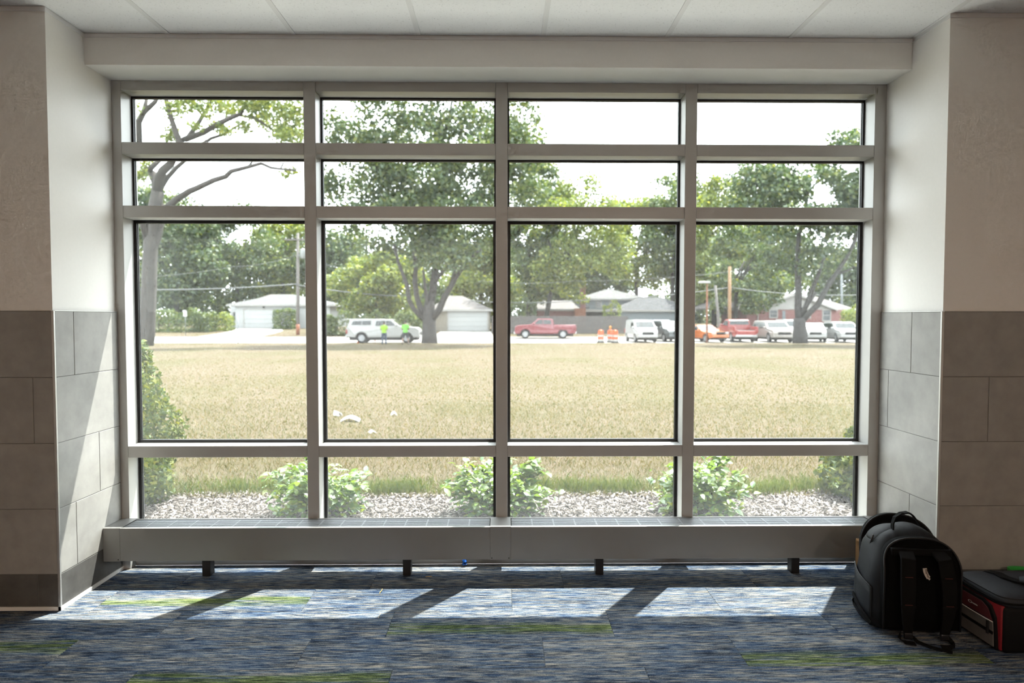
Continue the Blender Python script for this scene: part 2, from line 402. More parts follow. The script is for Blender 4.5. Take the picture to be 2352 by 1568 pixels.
# added ceiling lamps out of view, warm fill for the pier fronts
lamp_me = None
M['lamp'] = bpy.data.materials.new('fill_lamp_diffuser'); M['lamp'].use_nodes = True
_lb = M['lamp'].node_tree.nodes['Principled BSDF']; _lb.inputs['Emission Color'].default_value = (1.0, .74, .55, 1); _lb.inputs['Emission Strength'].default_value = 42.0
for k, (lx, ly, wd) in enumerate([(xs[5], ys[7], 'left'), (xs[10], ys[7], 'right')]):
    o = empty('added_ceiling_light', (lx + GP/2, ly - GP/2, ZC - .002), label='added square fill lamp in the ceiling on the %s, behind the viewer' % wd, cat='ceiling lamp', group='added fill lamps')
    MB().box(-.29, .29, -.29, .29, -.004, -.001).build('diffuser', M['lamp'], o)
    fr = MB()
    for s in (-1, 1): fr.box(s*.30-.01, s*.30+.01, -.31, .31, -.008, .0015).box(-.29, .29, s*.30-.01, s*.30+.01, -.008, .0015)
    fr.build('frame', M['ceiling_bar'], o)

# ------------------------------------------------------------------ wall tiles on the piers
G = .0014; TH = .009
tcache = {}
def wtile(parent, axis, a0, a1, z0, z1, face, mat, out):
    """axis 'x': tile on a face y = face; axis 'y': on a face x = face; out: +-1, away from the wall"""
    w, h = (a1 - a0)/2 - G, (z1 - z0)/2 - G
    k = (axis, round(w, 4), round(h, 4), mat.name, out)
    if k not in tcache:
        b = .0012
        if axis == 'x':
            P = lambda p, q, d: (p, d*out, q)
        else: P = lambda p, q, d: (d*out, p, q)
        v = [P(-w,-h,0),P(w,-h,0),P(w,h,0),P(-w,h,0),P(-w,-h,TH-b),P(w,-h,TH-b),P(w,h,TH-b),P(-w,h,TH-b),P(-w+b,-h+b,TH),P(w-b,-h+b,TH),P(w-b,h-b,TH),P(-w+b,h-b,TH)]
        tcache[k] = MB().add(v, [(0,3,2,1),(0,1,5,4),(1,2,6,5),(2,3,7,6),(3,0,4,7),(4,5,9,8),(5,6,10,9),(6,7,11,10),(7,4,8,11),(8,9,10,11)]).mesh('wall_tile', mat)
    c = (a0 + a1)/2; zc = (z0 + z1)/2
    link('wall_tile', tcache[k], None, parent, (c, face, zc) if axis == 'x' else (face, c, zc))
def rowtiles(parent, axis, lo, hi, joints, r, face, out, base=False):
    z1 = ZT - r * TP; z0 = z1 - TP if r < 4 else .018
    j = [lo] + sorted(q for q in joints if lo + .01 < q < hi - .01) + [hi]
    for a, b in zip(j, j[1:]): wtile(parent, axis, a, b, z0, z1, face, M['base_tile'] if r == 4 else M['tile'], out)
def series(q): return [q + .617 * k for k in range(-12, 13)]
fl = {0: series(-2.62), 1: series(-2.175), 2: series(-2.55), 3: series(-2.42), 4: series(-2.177)}
fr_ = {0: series(2.56), 1: series(2.31), 2: series(2.66), 3: series(2.52), 4: series(2.40)}
rl = {0: [-.356], 1: [], 2: [-.18], 3: [-.369], 4: []}
rr = {0: [-.27], 1: [-.083], 2: [], 3: [-.283], 4: []}
for s, wl in ((-1, wall_left), (1, wall_right)):
    xf = XL if s < 0 else XR
    # mortar bed behind the tiles
    MB().box(*((-RX, xf) if s < 0 else (xf, RX)), YP - .006, YP, .0, ZT).build('grout_bed', M['grout'], wl)
    MB().box(*((xf, xf + .006) if s < 0 else (xf - .006, xf)), YP + .0, 0.0, .0, ZT).build('grout_bed', M['grout'], wl)
    for r in range(5):
        if s < 0:
            rowtiles(wl, 'x', -RX, xf, fl[r], r, YP, -1); rowtiles(wl, 'y', YP, -.001, rl[r], r, xf, 1)
        else:
            rowtiles(wl, 'x', xf, RX, fr_[r], r, YP, -1); rowtiles(wl, 'y', YP, -.001, rr[r], r, xf, -1)
    # silver corner and top edge strips, pale strip at the floor
    e = .010
    MB().rbox(*((xf - .001, xf + e + .001) if s < 0 else (xf - e - .001, xf + .001)), YP - e - .001, YP + .001, 0.002, ZT + .002, .002, 1).build('corner_strip', M['silver'], wl)
    MB().box(*((-RX, xf) if s < 0 else (xf, RX)), YP - e, YP, ZT, ZT + .003).build('edge_strip', M['silver'], wl)
    MB().box(*((xf, xf + e) if s < 0 else (xf - e, xf)), YP, -.001, ZT, ZT + .003).build('edge_strip', M['silver'], wl)
    o = MB().box(*((-RX, xf + .012) if s < 0 else (xf - .012, RX)), YP - .012, YP, 0.0, .017).box(*((xf, xf + .014) if s < 0 else (xf - .014, xf)), YP - .012, .0, 0.0, .017).build('baseboard_left' if s < 0 else 'baseboard_right', M['whitecaulk'])
    struct(o)

# ------------------------------------------------------------------ the window
JL, JR, MW, DM = -2.0325, 2.0239, .0637, .0986
MX = [-1.0302, 0.0, 1.0248]
H0, T1, T2, T3 = 2.5867, (2.25, 2.3129), (1.9126, 1.976), (.6142, .6769)
YD = .145
window = struct(empty('window_1'))
def member(name, x0, x1, z0, z1, yb=YD): return MB().rbox(x0, x1, 0.0, yb, z0, z1, .0012, 1).build(name, M['frame'], window)
member('jamb', XL + .0005, JL, 0.0, ZB); member('jamb', JR, XR - .0005, 0.0, ZB)
for x in MX: member('mullion', x - MW/2, x + MW/2, .114, ZB)
bays = [(JL, MX[0]-MW/2), (MX[0]+MW/2, MX[1]-MW/2), (MX[1]+MW/2, MX[2]-MW/2), (MX[2]+MW/2, JR)]
g = .0008
MB().rbox(JL + .001, JR - .001, .05, YD, 0.0, .112, .0012, 1).build('sill_rail', M['frame'], window)
for a, b in bays:
    member('head', a+g, b-g, H0, ZB)
    for z0, z1 in (T1, T2, T3): member('transom', a+g, b-g, z0, z1)
    for r, (z0, z1) in enumerate(((T1[1], H0), (T2[1], T1[0]), (T3[1], T2[0]), (.112, T3[0]))):
        gw = .016 if r >= 2 else .010
        cx, cz, hw, hh = (a+b)/2, (z0+z1)/2, (b-a)/2, (z1-z0)/2
        pane = MB().box(-hw+.002, hw-.002, -.003, .003, -hh+.002, hh-.002).build('pane', M['glass'], window, (cx, DM + .010, cz))
        q = MB()
        for yy0, yy1 in ((-.0105, -.0034), (.0034, .012)):
            q.box(-hw, -hw+gw, yy0, yy1, -hh, hh).box(hw-gw, hw, yy0, yy1, -hh, hh).box(-hw+gw, hw-gw, yy0, yy1, hh-gw, hh).box(-hw+gw, hw-gw, yy0, yy1, -hh, -hh+gw)
        q.build('gasket', M['gasket'], pane)

# ------------------------------------------------------------------ heater below the window
heater = empty('convector_heater', (0, -.17, 0), label='long low grey metal convector heater under the window', cat='heater')
YH, ZH0, ZH1 = -.1707, .1083, .2821
hy = .17
def cover(x0, x1):
    z1 = ZH1 - .002
    mb = MB(); y0 = YH + hy + .001; y1 = .165; t = .0025
    mb.rbox(x0, x1, y0, y0 + t, ZH0, z1, .0009, 1)                       # front
    mb.box(x0, x1, y0 + t, y0 + .024, z1 - t, z1)                        # front lip of the top
    mb.box(x0, x1, y0 + t, y0 + .02, ZH0, ZH0 + t)                       # lower return
    mb.box(x0, x1, y1 - .012, y1, z1 - t, z1).box(x0, x1, y1 - t, y1, .118, z1 - t)
    mb.build('front_cover', M['heater'], heater)
    # grille: long slats with cross bars
    g = MB(); ya, yb = y0 + .026, y1 - .014; n = 8
    for i in range(n):
        yy = ya + (yb - ya) * (i + .5) / n; g.box(x0 + .004, x1 - .004, yy - .0036, yy + .0036, z1 - .0135, z1 - .002)
    go = g.build('top_grille', M['grille'], heater); go['kind'] = 'stuff'
    c = MB(); k = int((x1 - x0) / .11)
    for i in range(1, k):
        xx = x0 + (x1 - x0) * i / k; c.box(xx - .004, xx + .004, ya, yb, z1 - .0125, z1 - .003)
    c.build('cross_bars', M['grille'], heater)['kind'] = 'stuff'
    MB().box(x0, x1, ya, yb, z1 - .05, z1 - .046).build('inner_tray', M['black_steel'], heater)
cover(-1.985, -.0605); cover(.048, 2.0)
def cap(x0, x1, screws):
    y0, y1 = YH + hy, .166
    MB().rbox(x0, x1, y0, y0 + .003, ZH0 - .002, ZH1, .001, 1).box(x0, x1, y0 + .003, y1, ZH1 - .003, ZH1).box(x0, x1, y1 - .003, y1, .118, ZH1 - .003).build('joint_cover', M['heater'], heater)
    for sx in screws: MB().lathe([(.003, 0), (.003, .0012), (.0012, .0016)], 10, 'y', (sx, y0 - .0015, ZH0 + .008)).build('screw', M['screw'], heater)
cap(XL + .0105, -1.985, [-1.995]); cap(-.0605, .048, [-.0515, .038]); cap(2.0, XR - .0105, [2.01])
for lx in (-1.572, -.507, .525, 1.583):
    MB().rbox(lx - .021, lx + .021, .064, .069, 0, .14, .001, 1).rbox(lx + .016 if lx < 0 else lx - .021, lx + .021 if lx < 0 else lx - .016, .069, .118, 0, .14, .001, 1).build('leg', M['black_steel'], heater)

# ------------------------------------------------------------------ bags by the right pier
M['nylon'] = plain('black_nylon', (.006, .0075, .010), .5, noise=.15, scale=300, bump=.35, bscale=900, spec=.3)
M['nylon_dull'] = plain('black_padded_mesh', (.0022, .0022, .0024), .9, bump=.3, bscale=1500, spec=.1)
M['webbing'] = plain('black_webbing', (.0035, .0035, .0036), .8, bump=.4, bscale=1400, spec=.15)
M['piping'] = plain('black_piping', (.012, .0125, .014), .5, spec=.3)
M['lining'] = plain('black_lining', (.0022, .0022, .0026), .8, spec=.15)
M['tagwhite'] = plain('white_cloth_tag', (.50, .46, .42), .8)
M['ink'] = plain('brown_ink', (.10, .06, .045), .8)
M['buckle'] = plain('black_plastic', (.014, .014, .016), .3)
M['orange_thread'] = plain('rust_thread', (.08, .014, .008), .8)
M['rubber_base'] = plain('grey_black_base_fabric', (.009, .0092, .0105), .6, bump=.3, bscale=700, spec=.3)
def superring(cx, cy, z, a, b, p=3.2, n=40, tilt=0):
    out = []
    for j in range(n):
        t = 2 * math.pi * j / n; c, s = math.cos(t), math.sin(t)
        out.append((cx + a * math.copysign(abs(c) ** (2/p), c), cy + b * math.copysign(abs(s) ** (2/p), s), z + tilt * s))
    return out
bp = empty('backpack', (1.822, -.66, 0), math.radians(-6), label='black nylon backpack standing on the carpet with its shoulder straps towards the room', cat='backpack')
bp.scale = (.95, 1, 1)
prof = [(0.0, .150, .080, 0), (.012, .180, .105, 0), (.05, .203, .128, 0), (.11, .208, .134, -.003), (.18, .203, .130, -.004), (.25, .197, .122, -.003), (.31, .186, .112, 0), (.355, .168, .100, .004), (.39, .142, .086, .008), (.418, .108, .068, .012), (.436, .066, .045, .016), (.443, .02, .015, .018)]
rings = []
for z, a, b, dy in prof:
    rr_ = superring(0, dy, z, a, b, 3.4)
    # soft dents in the cloth
    rings.append([(x + .006 * math.sin(9*z*3 + y*20), y + .007 * math.sin(x*24 + z*31), zz + (.004 * math.sin(x*30 + y*17) if z > .05 else 0)) for x, y, zz in rr_])
mb = MB().loft(rings); body = mb.build('body', M['nylon'], bp)
sub = body.modifiers.new('smooth', 'SUBSURF'); sub.levels = sub.render_levels = 1
# raised left hump of the top edge where the handle is sewn on
hump = MB().loft([superring(-.085 + .01*k, .02, .36 + h, .085*s, .07*s, 2.4, 24) for k, (h, s) in enumerate([(0, 1), (.03, .98), (.055, .82), (.072, .55), (.08, .2)])]).build('top_fold', M['nylon'], bp)
hump.modifiers.new('smooth', 'SUBSURF').levels = 1
# back panel facing the room
def arch(w, z0, z1, n=24, p=2.6):
    pts = [(-w, z0)]
    zc = z1 - w * .78
    for i in range(n + 1):
        a = math.pi * (1 - i / n); c, s = math.cos(a), math.sin(a)
        pts.append((w * math.copysign(abs(c) ** (2/p), c), zc + (z1 - zc) * abs(s) ** (2/p)))
    pts.append((w, z0)); return pts
def bulge(x, z): return -.137 - .010 * math.cos(x / .2 * 1.4) - .006 * math.cos((z - .2) * 6) + max(0, z - .30) * .42
outline = arch(.165, .035, .418)
ring0 = [(x, bulge(x, z) + .03, z) for x, z in outline]; ring1 = [(x, bulge(x, z), z) for x, z in outline]
ring2 = [(x * .86, bulge(x, z) - .010, .035 + (z - .035) * .93 + .012) for x, z in outline]
ring3 = [(x * .4, bulge(x * .4, z) - .014, .05 + (z - .035) * .6 + .05) for x, z in outline]
MB().loft([ring0, ring1, ring2, ring3]).build('back_panel', M['nylon_dull'], bp)
MB().tube([(x, bulge(x, z) - .003, z) for x, z in outline], .0045, 8).build('piping', M['piping'], bp)
MB().tube([(-.155 - .02*math.sin(t*math.pi), .03 + .06*math.cos(t*math.pi*.8) , .03 + .37*t) for t in [i/14 for i in range(15)]], .004, 8).build('piping', M['piping'], bp)
# shoulder straps
for s in (-1, 1):
    x0 = .075 * s
    pts = [(x0 * .9, bulge(0, .375) - .012, .372)]
    for i in range(1, 16):
        t = i / 15; z = .372 - t * .345
        pts.append((x0 + s * .012 * math.sin(t * 3.0), bulge(0, min(z, .3)) - .018 - .020 * math.sin(t * math.pi) - .014 * t, z))
    st = MB().ribbon(pts, .062, .012, (1, 0, 0), [1, 1, 1, 1, 1, 1, 1, .98, .95, .92, .88, .82, .76, .7, .62, .55]).build('shoulder_strap', M['webbing'], bp)
    bv = st.modifiers.new('round', 'BEVEL'); bv.width = .003; bv.segments = 2
    for zz in (.285, .175):
        p = min(pts, key=lambda q: abs(q[2] - zz))
        MB().box(p[0] - .016, p[0] + .016, p[1] - .0085, p[1] - .0062, p[2], p[2] + .0018).build('stitch_bar', M['orange_thread'], st)
        MB().box(p[0] - .031, p[0] + .031, p[1] - .0078, p[1] - .0062, p[2] - .012, p[2] - .001).build('strap_band', M['webbing'], st)
    MB().rbox(pts[-1][0] - .018, pts[-1][0] + .018, pts[-1][1] - .012, pts[-1][1] + .004, .015, .04, .003).build('buckle', M['buckle'], st)
MB().rbox(-.13, .13, bulge(0, .37) - .017, bulge(0, .37) + .004, .352, .382, .004).build('yoke', M['webbing'], bp)
# webbing tails lying on the carpet
MB().ribbon([(-.055, -.175, .02), (-.045, -.20, .010), (-.01, -.235, .006), (.03, -.255, .005), (.06, -.275, .005)], .024, .0022, (.6, .8, 0)).build('strap_tail', M['webbing'], bp)
MB().ribbon([(.09, -.17, .03), (.10, -.20, .012), (.098, -.225, .007), (.07, -.236, .005), (.035, -.240, .0085)], .022, .0022, (.5, .6, .3)).build('strap_tail', M['webbing'], bp)
MB().ribbon([(-.10, -.165, .03), (-.115, -.19, .012), (-.10, -.205, .007), (-.06, -.215, .006)], .03, .003, (.4, .9, 0)).build('strap_tail', M['webbing'], bp)
# grab handle
pts = [(-.070, -.02, .425), (-.068, -.015, .452), (-.055, -.008, .480), (-.025, .0, .497), (.010, .008, .499), (.040, .022, .484), (.075, .050, .450), (.105, .075, .418)]
MB().ribbon(pts, .020, .006, (0, 1, .1)).build('grab_handle', M['webbing'], bp)
# open lid of the main compartment standing up behind
lid = MB(); ol = arch(.170, .16, .445, 26, 2.2)
yl = lambda x, z: .105 + .04 * (1 - (x / .17) ** 2) + (z - .16) * .08
lid.loft([[(x * .86 + .02, yl(x, z) - .010, .16 + (z - .16) * .88) for x, z in ol], [(x + .02, yl(x, z) - .016, z) for x, z in ol], [(x * 1.03 + .02, yl(x, z), z + .004) for x, z in ol], [(x + .02, yl(x, z) + .016, z) for x, z in ol]])
lo = lid.build('open_lid', M['lining'], bp)
MB().tube([(x * 1.02 + .02, yl(x, z) - .012, z + .003) for x, z in ol], .004, 8).build('zip', M['piping'], lo)
# side pocket, compression strap and base
sp = MB()
for s in (-1,):
    rg = []
    for z, a in [(.03, .008), (.05, .014), (.10, .018), (.15, .018), (.19, .015)]:
        rg.append([(s * (.192 + a * math.sin(math.pi * t)), -.09 + .17 * t, z + .05 * t * (z / .19)) for t in [i / 12 for i in range(13)]])
    sp.loft(rg, cap=False, close=False)
so = sp.build('side_pocket', M['nylon'], bp); so.modifiers.new('thick', 'SOLIDIFY').thickness = .003
MB().tube([(-(.192 + .016 * math.sin(math.pi * t)), -.09 + .17 * t, .19 + .05 * t) for t in [i / 12 for i in range(13)]], .0035, 8).build('pocket_edge', M['piping'], bp)
br = [superring(0, 0, z, a, b, 3.4) for z, a, b in [(.0, .160, .088), (.012, .190, .112), (.045, .210, .133), (.06, .212, .137)]]
MB().loft(br, cap=False).build('base_panel', M['rubber_base'], bp)
MB().ribbon([(-.208, .06, .10), (-.212, .0, .08), (-.209, -.06, .055), (-.197, -.10, .035)], .018, .004, (0, .4, 1)).build('side_strap', M['webbing'], bp)
# folded white cloth tag with a line of print
tg = MB().ribbon([(-.012, -.184, .318), (-.011, -.186, .305), (-.005, -.188, .290), (.003, -.188, .278)], .017, .0008, (1, 0, .1)).add([(-.0055, -.1884, .2795), (.0115, -.1884, .2765), (.0062, -.1884, .268)], [(0, 1, 2)]).build('cloth_tag', M['tagwhite'], bp)
ik = MB()
for i, (dx, w) in enumerate([(0, .008), (.0003, .007), (.001, .006), (.002, .007), (.0034, .006), (.005, .005), (.0068, .006)]):
    z = .3125 - i * .0052; x = -.0125 + dx + (.003 if i > 3 else 0); ik.box(x, x + w, -.1905 - .0006 * (i > 1), -.1885, z, z + .0028)
ik.build('tag_print', M['ink'], tg)

# ---- cooler bag
M['red_cloth'] = plain('red_nylon', (.24, .008, .016), .6, noise=.2, scale=200, bump=.3, bscale=900)
M['red_dark'] = plain('dark_red_mesh', (.085, .004, .007), .75, bump=.4, bscale=1200)
M['grey_cloth'] = plain('grey_polyester', (.15, .142, .138), .75, noise=.15, scale=25, bump=.25, bscale=900)
M['black_cloth'] = plain('black_polyester', (.004, .0042, .005), .65, noise=.15, scale=150, bump=.3, bscale=900, spec=.2)
M['lid_cloth'] = plain('slate_black_lid_cloth', (.020, .023, .029), .6, noise=.15, scale=90, bump=.3, bscale=900, spec=.3)
M['logo'] = plain('pale_embroidery', (.60, .56, .54), .6)
cl = empty('cooler_bag', (2.285, -.802, 0), math.radians(1), label='black, red and grey soft cooler bag beside the backpack', cat='cooler bag')
cw, cd, ch = .235, .145, .198      # half width x, half depth y, body height
MB().rbox(-cw, cw, -cd, cd, 0, ch, .022, 3).build('body', M['black_cloth'], cl)
xs_ = -cw
# side facing the window side: red field, black frame, dark red and grey pocket
MB().rbox(xs_ - .004, xs_ + .02, -cd + .014, cd - .014, .01, ch - .004, .004, 2).build('red_side', M['red_cloth'], cl)
def sidepoly(pts, x, d): return MB().prism([(x, y * .78, z) for y, z in pts], (-d, 0, 0))
pk = [(-.155, .012), (.150, .012), (.158, .06), (.158, .16), (.12, .192), (-.05, .192), (-.105, .18), (-.140, .14), (-.150, .07)]
po = sidepoly(pk, xs_ - .003, .012).build('pocket', M['black_cloth'], cl)
sidepoly([(-.128, .122), (.146, .122), (.146, .155), (.11, .18), (-.05, .18), (-.095, .165)], xs_ - .0145, .003).build('pocket_flap', M['red_dark'], po)
sidepoly([(-.142, .018), (.146, .018), (.146, .116), (-.132, .116), (-.138, .07)], xs_ - .0145, .004).build('pocket_front', M['grey_cloth'], po)
MB().tube([(xs_ - .019, -.105 + .215 * t, .119 - .003 * math.sin(t * math.pi)) for t in [i / 8 for i in range(9)]], .0022, 6).build('pocket_piping', M['logo'], po)
MB().box(xs_ - .022, xs_ - .0185, -.109, .113, .068, .080).build('pocket_webbing', M['webbing'], po)
MB().rbox(xs_ - .027, xs_ - .0185, -.090, -.078, .060, .118, .002, 1).build('buckle', M['buckle'], po)
lg = MB()
for i in range(14):   # small oval emblem with a short bar of lettering
    a = 2 * math.pi * i / 14; b = 2 * math.pi * (i + 1) / 14; f = lambda t, k: (xs_ - .0182, .022 + .013 * k * math.cos(t), .150 + .006 * k * math.sin(t))
    lg.add([f(a, 1), f(b, 1), f(b, .6), f(a, .6)], [(0, 1, 2, 3)])
lg.box(xs_ - .0186, xs_ - .0176, -.020, .008, .147, .1515)
lg.build('emblem', M['logo'], po, fix=False)
# padded lid
rings = [superring(0, 0, z, a, b, 7, 56) for z, a, b in [(ch - .006, cw + .002, cd + .002), (ch + .004, cw + .008, cd + .008), (ch + .024, cw + .008, cd + .008), (ch + .036, cw - .004, cd - .004), (ch + .046, cw - .05, cd - .04), (ch + .050, cw - .12, cd - .09), (ch + .052, .02, .02)]]
ld = MB().loft(rings).build('lid', M['lid_cloth'], cl)
MB().tube([p for p in superring(0, 0, ch + .012, cw + .009, cd + .009, 7, 56)] + [superring(0, 0, ch + .012, cw + .009, cd + .009, 7, 56)[0]], .0042, 8).build('zip', M['webbing'], ld)
MB().tube([p for p in superring(0, 0, ch + .032, cw + .001, cd + .001, 7, 56)] + [superring(0, 0, ch + .032, cw + .001, cd + .001, 7, 56)[0]], .003, 8).build('lid_piping', M['piping'], ld)
# carrying strap lying over the lid, with a padded grip
sp_ = [(-.12, .14, ch + .03), (-.11, .105, ch + .048), (-.10, .06, ch + .056), (-.105, .015, ch + .058), (-.09, -.03, ch + .060), (-.05, -.065, ch + .062), (.02, -.10, ch + .058), (.10, -.13, ch + .046), (.16, -.16, ch + .01)]
MB().ribbon(sp_, .035, .005, (.8, .3, 0)).build('carry_strap', M['webbing'], cl)
MB().tube([(-.085, -.035, ch + .066), (-.05, -.062, ch + .072), (.0, -.088, ch + .071), (.05, -.108, ch + .066)], [.016, .026, .026, .016], 12, flat=.6).build('grip_pad', M['lid_cloth'], cl)

# ---- green carrier bag behind the cooler
M['green_bag'] = plain('bright_green_bag', (.03, .36, .05), .45, noise=.12, scale=20)
M['blue_cloth'] = plain('blue_cloth', (.02, .16, .36), .7, noise=.15, scale=40)
M['pale_print'] = plain('pale_print', (.62, .66, .55), .6)
gb = empty('carrier_bag', (2.60, -.574, 0), 0, label='bright green carrier bag with dark print slumped behind the cooler bag', cat='bag')
rg = []
for z, a, b in [(0, .19, .055), (.02, .20, .062), (.10, .205, .062), (.17, .215, .056), (.198, .22, .05)]:
    rg.append([(x + .006 * math.sin(x * 40 + z * 30), y + .008 * math.sin(x * 33 + z * 21), zz + (.008 * math.sin(x * 25) if z > .15 else 0)) for x, y, zz in superring(0, 0, z, a, b, 5, 36)])
o = MB().loft(rg, cap=False).add(rg[0], [tuple(range(36))]).build('bag_body', M['green_bag'], gb); o.modifiers.new('thick', 'SOLIDIFY').thickness = .0015
MB().rbox(-.20, .16, -.074, -.068, .03, .135, .002, 1).build('dark_print', M['black_cloth'], gb)
for i in range(6): MB().prism([(-.19 + i*.06, -.0745, .05), (-.178 + i*.06, -.0745, .05), (-.15 + i*.06, -.0745, .125), (-.162 + i*.06, -.0745, .125)], (0, -.0015, 0)).build('print_stripe', M['pale_print'], gb)
bc = MB().loft([superring(.0, 0, z, a, b, 2.3, 28) for z, a, b in [(.03, .13, .035), (.14, .15, .038), (.19, .15, .038), (.215, .12, .03), (.225, .05, .02)]]).build('folded_cloth', M['blue_cloth'], None, (2.64, -.574, 0))
tag(bc, 'blue folded cloth poking out of the green carrier bag', 'cloth')

# ---- cardboard box in the corner
M['cardboard'] = plain('brown_cardboard', (.42, .25, .12), .8, noise=.08, scale=12, bump=.1)
M['tape'] = plain('brown_tape', (.36, .22, .10), .3)
bx = empty('cardboard_box', (1.955, -.335, 0), 0, label='small brown cardboard box between the heater and the backpack', cat='box')
MB().rbox(-.105, .10, -.115, .13, 0, .222, .002, 1).build('carton', M['cardboard'], bx)
for s in (-1, 1): MB().box(-.104, .099, (.003 if s > 0 else -.114), (.129 if s > 0 else -.003), .2222, .2255).build('flap', M['cardboard'], bx)
MB().box(-.104, .099, -.022, .022, .2256, .2262).build('tape', M['tape'], bx)

# ---- crumbs of the outdoors on the carpet
M['straw'] = plain('straw', (.62, .42, .12), .8); M['pale_straw'] = plain('pale_straw', (.75, .72, .62), .8); M['blue_plastic'] = plain('blue_plastic_film', (.01, .10, .42), .4)
def straw(x, y, ang, ln, mat, label):
    pts = [(-ln/2, 0, .004), (-ln/6, .002, .0055), (ln/6, -.001, .007), (ln/2, .003, .006)]
    tag(MB().tube(pts, [.0012, .0018, .0018, .001], 5).build('straw_piece', mat, None, (x, y, 0), (0, 0, ang)), label, 'straw', 'bits of straw on the carpet')
straw(-.604, -.315, 1.45, .055, M['straw'], 'upright looking golden straw in the second sunlit patch')
straw(-.735, -.385, .35, .04, M['pale_straw'], 'whitish straw left of the golden one in the sunlit patch')
straw(-.174, -.338, -.2, .035, M['pale_straw'], 'pale straw near the shadow band of the middle mullion')
straw(-.387, -.135, -.15, .035, M['straw'], 'orange straw in the dark strip right of a heater leg')
straw(-.561, -.575, 1.5, .055, M['pale_straw'], 'white straw at the near edge of the sunlight')
straw(-1.331, -.787, .2, .04, M['pale_straw'], 'greenish pale straw on the shaded carpet at the left')
straw(.699, -.503, -.9, .02, M['black_steel'], 'tiny dark fibre in the rightmost sunlit patch')
pb = MB(); rb = random.Random(3)
rings = [[(.016 * k * math.cos(a) * rb.uniform(.6, 1.2), .014 * k * math.sin(a) * rb.uniform(.6, 1.2), z + rb.uniform(0, .008)) for a in [2*math.pi*i/10 for i in range(10)]] for k, z in [(.7, .001), (1.0, .008), (.6, .016), (.9, .026), (.3, .034)]]
tag(pb.loft(rings, smooth=False).build('plastic_scrap', M['blue_plastic'], None, (-.207, .02, 0)), 'crumpled blue plastic scrap on the floor under the heater', 'scrap')

# outdoor colours are scaled down so the bright daylight does not burn out
OUT = .58
_plain0 = plain
def plain(name, c, *a, **k): return _plain0(name, tuple(q * OUT for q in c), *a, **k)

# ------------------------------------------------------------------ outdoors: ground, street, drives
def terrain_mesh(x0, x1, ys_, lift=0.0, nx=2):
    vs = []; fs = []
    for y in ys_:
        for i in range(nx): vs.append((x0 + (x1 - x0) * i / (nx - 1), y, ground(y) + lift))
    for j in range(len(ys_) - 1):
        for i in range(nx - 1): a = j * nx + i; fs.append((a, a + 1, a + nx + 1, a + nx))
    return vs, fs
def lawn_mat():
    m, t, N, L = nodes_of('dry_lawn'); b = N['Principled BSDF']; b.inputs['Roughness'].default_value = .95; b.inputs['Specular IOR Level'].default_value = .1
    tc = N.new('ShaderNodeTexCoord')
    def nz(sx, sy, det, rg):
        mp = N.new('ShaderNodeMapping'); mp.inputs['Scale'].default_value = (sx, sy, 1); L.new(tc.outputs['Object'], mp.inputs[0])
        n = N.new('ShaderNodeTexNoise'); n.inputs['Scale'].default_value = 1; n.inputs['Detail'].default_value = det; n.inputs['Roughness'].default_value = rg; L.new(mp.outputs[0], n.inputs['Vector']); return n.outputs['Fac']
    fine = nz(14, 9, 8, .75); patch = nz(.35, .22, 5, .6)
    r1 = ramp(N, [(.30, (.042, .037, .017)), (.46, (.066, .053, .033)), (.60, (.081, .063, .045)), (.75, (.104, .083, .065))]); L.new(fine, r1.inputs[0])
    r2 = ramp(N, [(.28, (.033, .035, .012)), (.48, (.053, .047, .022)), (.62, (.068, .056, .034)), (.75, (.086, .069, .048))]); L.new(fine, r2.inputs[0])
    k = ramp(N, [(.44, (0, 0, 0)), (.62, (1, 1, 1))]); L.new(patch, k.inputs[0])
    mx = N.new('ShaderNodeMixRGB'); L.new(k.outputs[0], mx.inputs[0]); L.new(r1.outputs[0], mx.inputs[1]); L.new(r2.outputs[0], mx.inputs[2]); L.new(mx.outputs[0], b.inputs['Base Color'])
    bp_ = N.new('ShaderNodeBump'); bp_.inputs['Strength'].default_value = .6; bp_.inputs['Distance'].default_value = .03; L.new(fine, bp_.inputs['Height']); L.new(bp_.outputs[0], b.inputs['Normal'])
    return m
M['lawn'] = lawn_mat()
M['soil'] = plain('mulch_soil', (.055, .042, .034), .95, noise=.4, scale=40, bump=.6, bscale=90)
M['street'] = plain('sunbleached_concrete_street', (.46, .45, .42), .9, noise=.06, scale=.8)
M['walk'] = _plain0('pale_bounce_walk', (.82, .80, .76), .9, noise=.08, scale=3)
yy = [2.3, 3, 6, 12, 20, 30, 40, 46, 48.6]
vs_, fs_ = terrain_mesh(-90, 90, yy, 0, 12); struct(MB().add(vs_, fs_).build('lawn', M['lawn']))
vs_, fs_ = terrain_mesh(-160, 160, [60, 61, 64, 68, 72, 80, 90, 110, 140, 200, 260], -.002, 12); struct(MB().add(vs_, fs_).build('far_lawn', M['lawn']))
vs_, fs_ = terrain_mesh(-160, 160, [48.6, 52, 55, 58, 60], .0, 8); struct(MB().add(vs_, fs_).build('street', M['street']))
struct(MB().box(-12, 12, 1.22, 2.5, -.6, -.262).build('planting_bed', M['soil']))
struct(MB().box(-12, 12, YO, 1.22, -.6, -.27).build('bounce_walk', M['walk']))  # unseen pale strip added to bounce sunlight up through the window
def drive(name, pts):   # pts: (u, v, y)
    P = [Vector((X(u, y), y, ground(y) + .02)) for u, y in pts]
    n = len(P) // 2; vs = [p[:] for p in P]; fs = [(i, i + 1, n*2 - 2 - i, n*2 - 1 - i) for i in range(n - 1)]
    return struct(MB().add(vs, fs).build(name, M['street']))
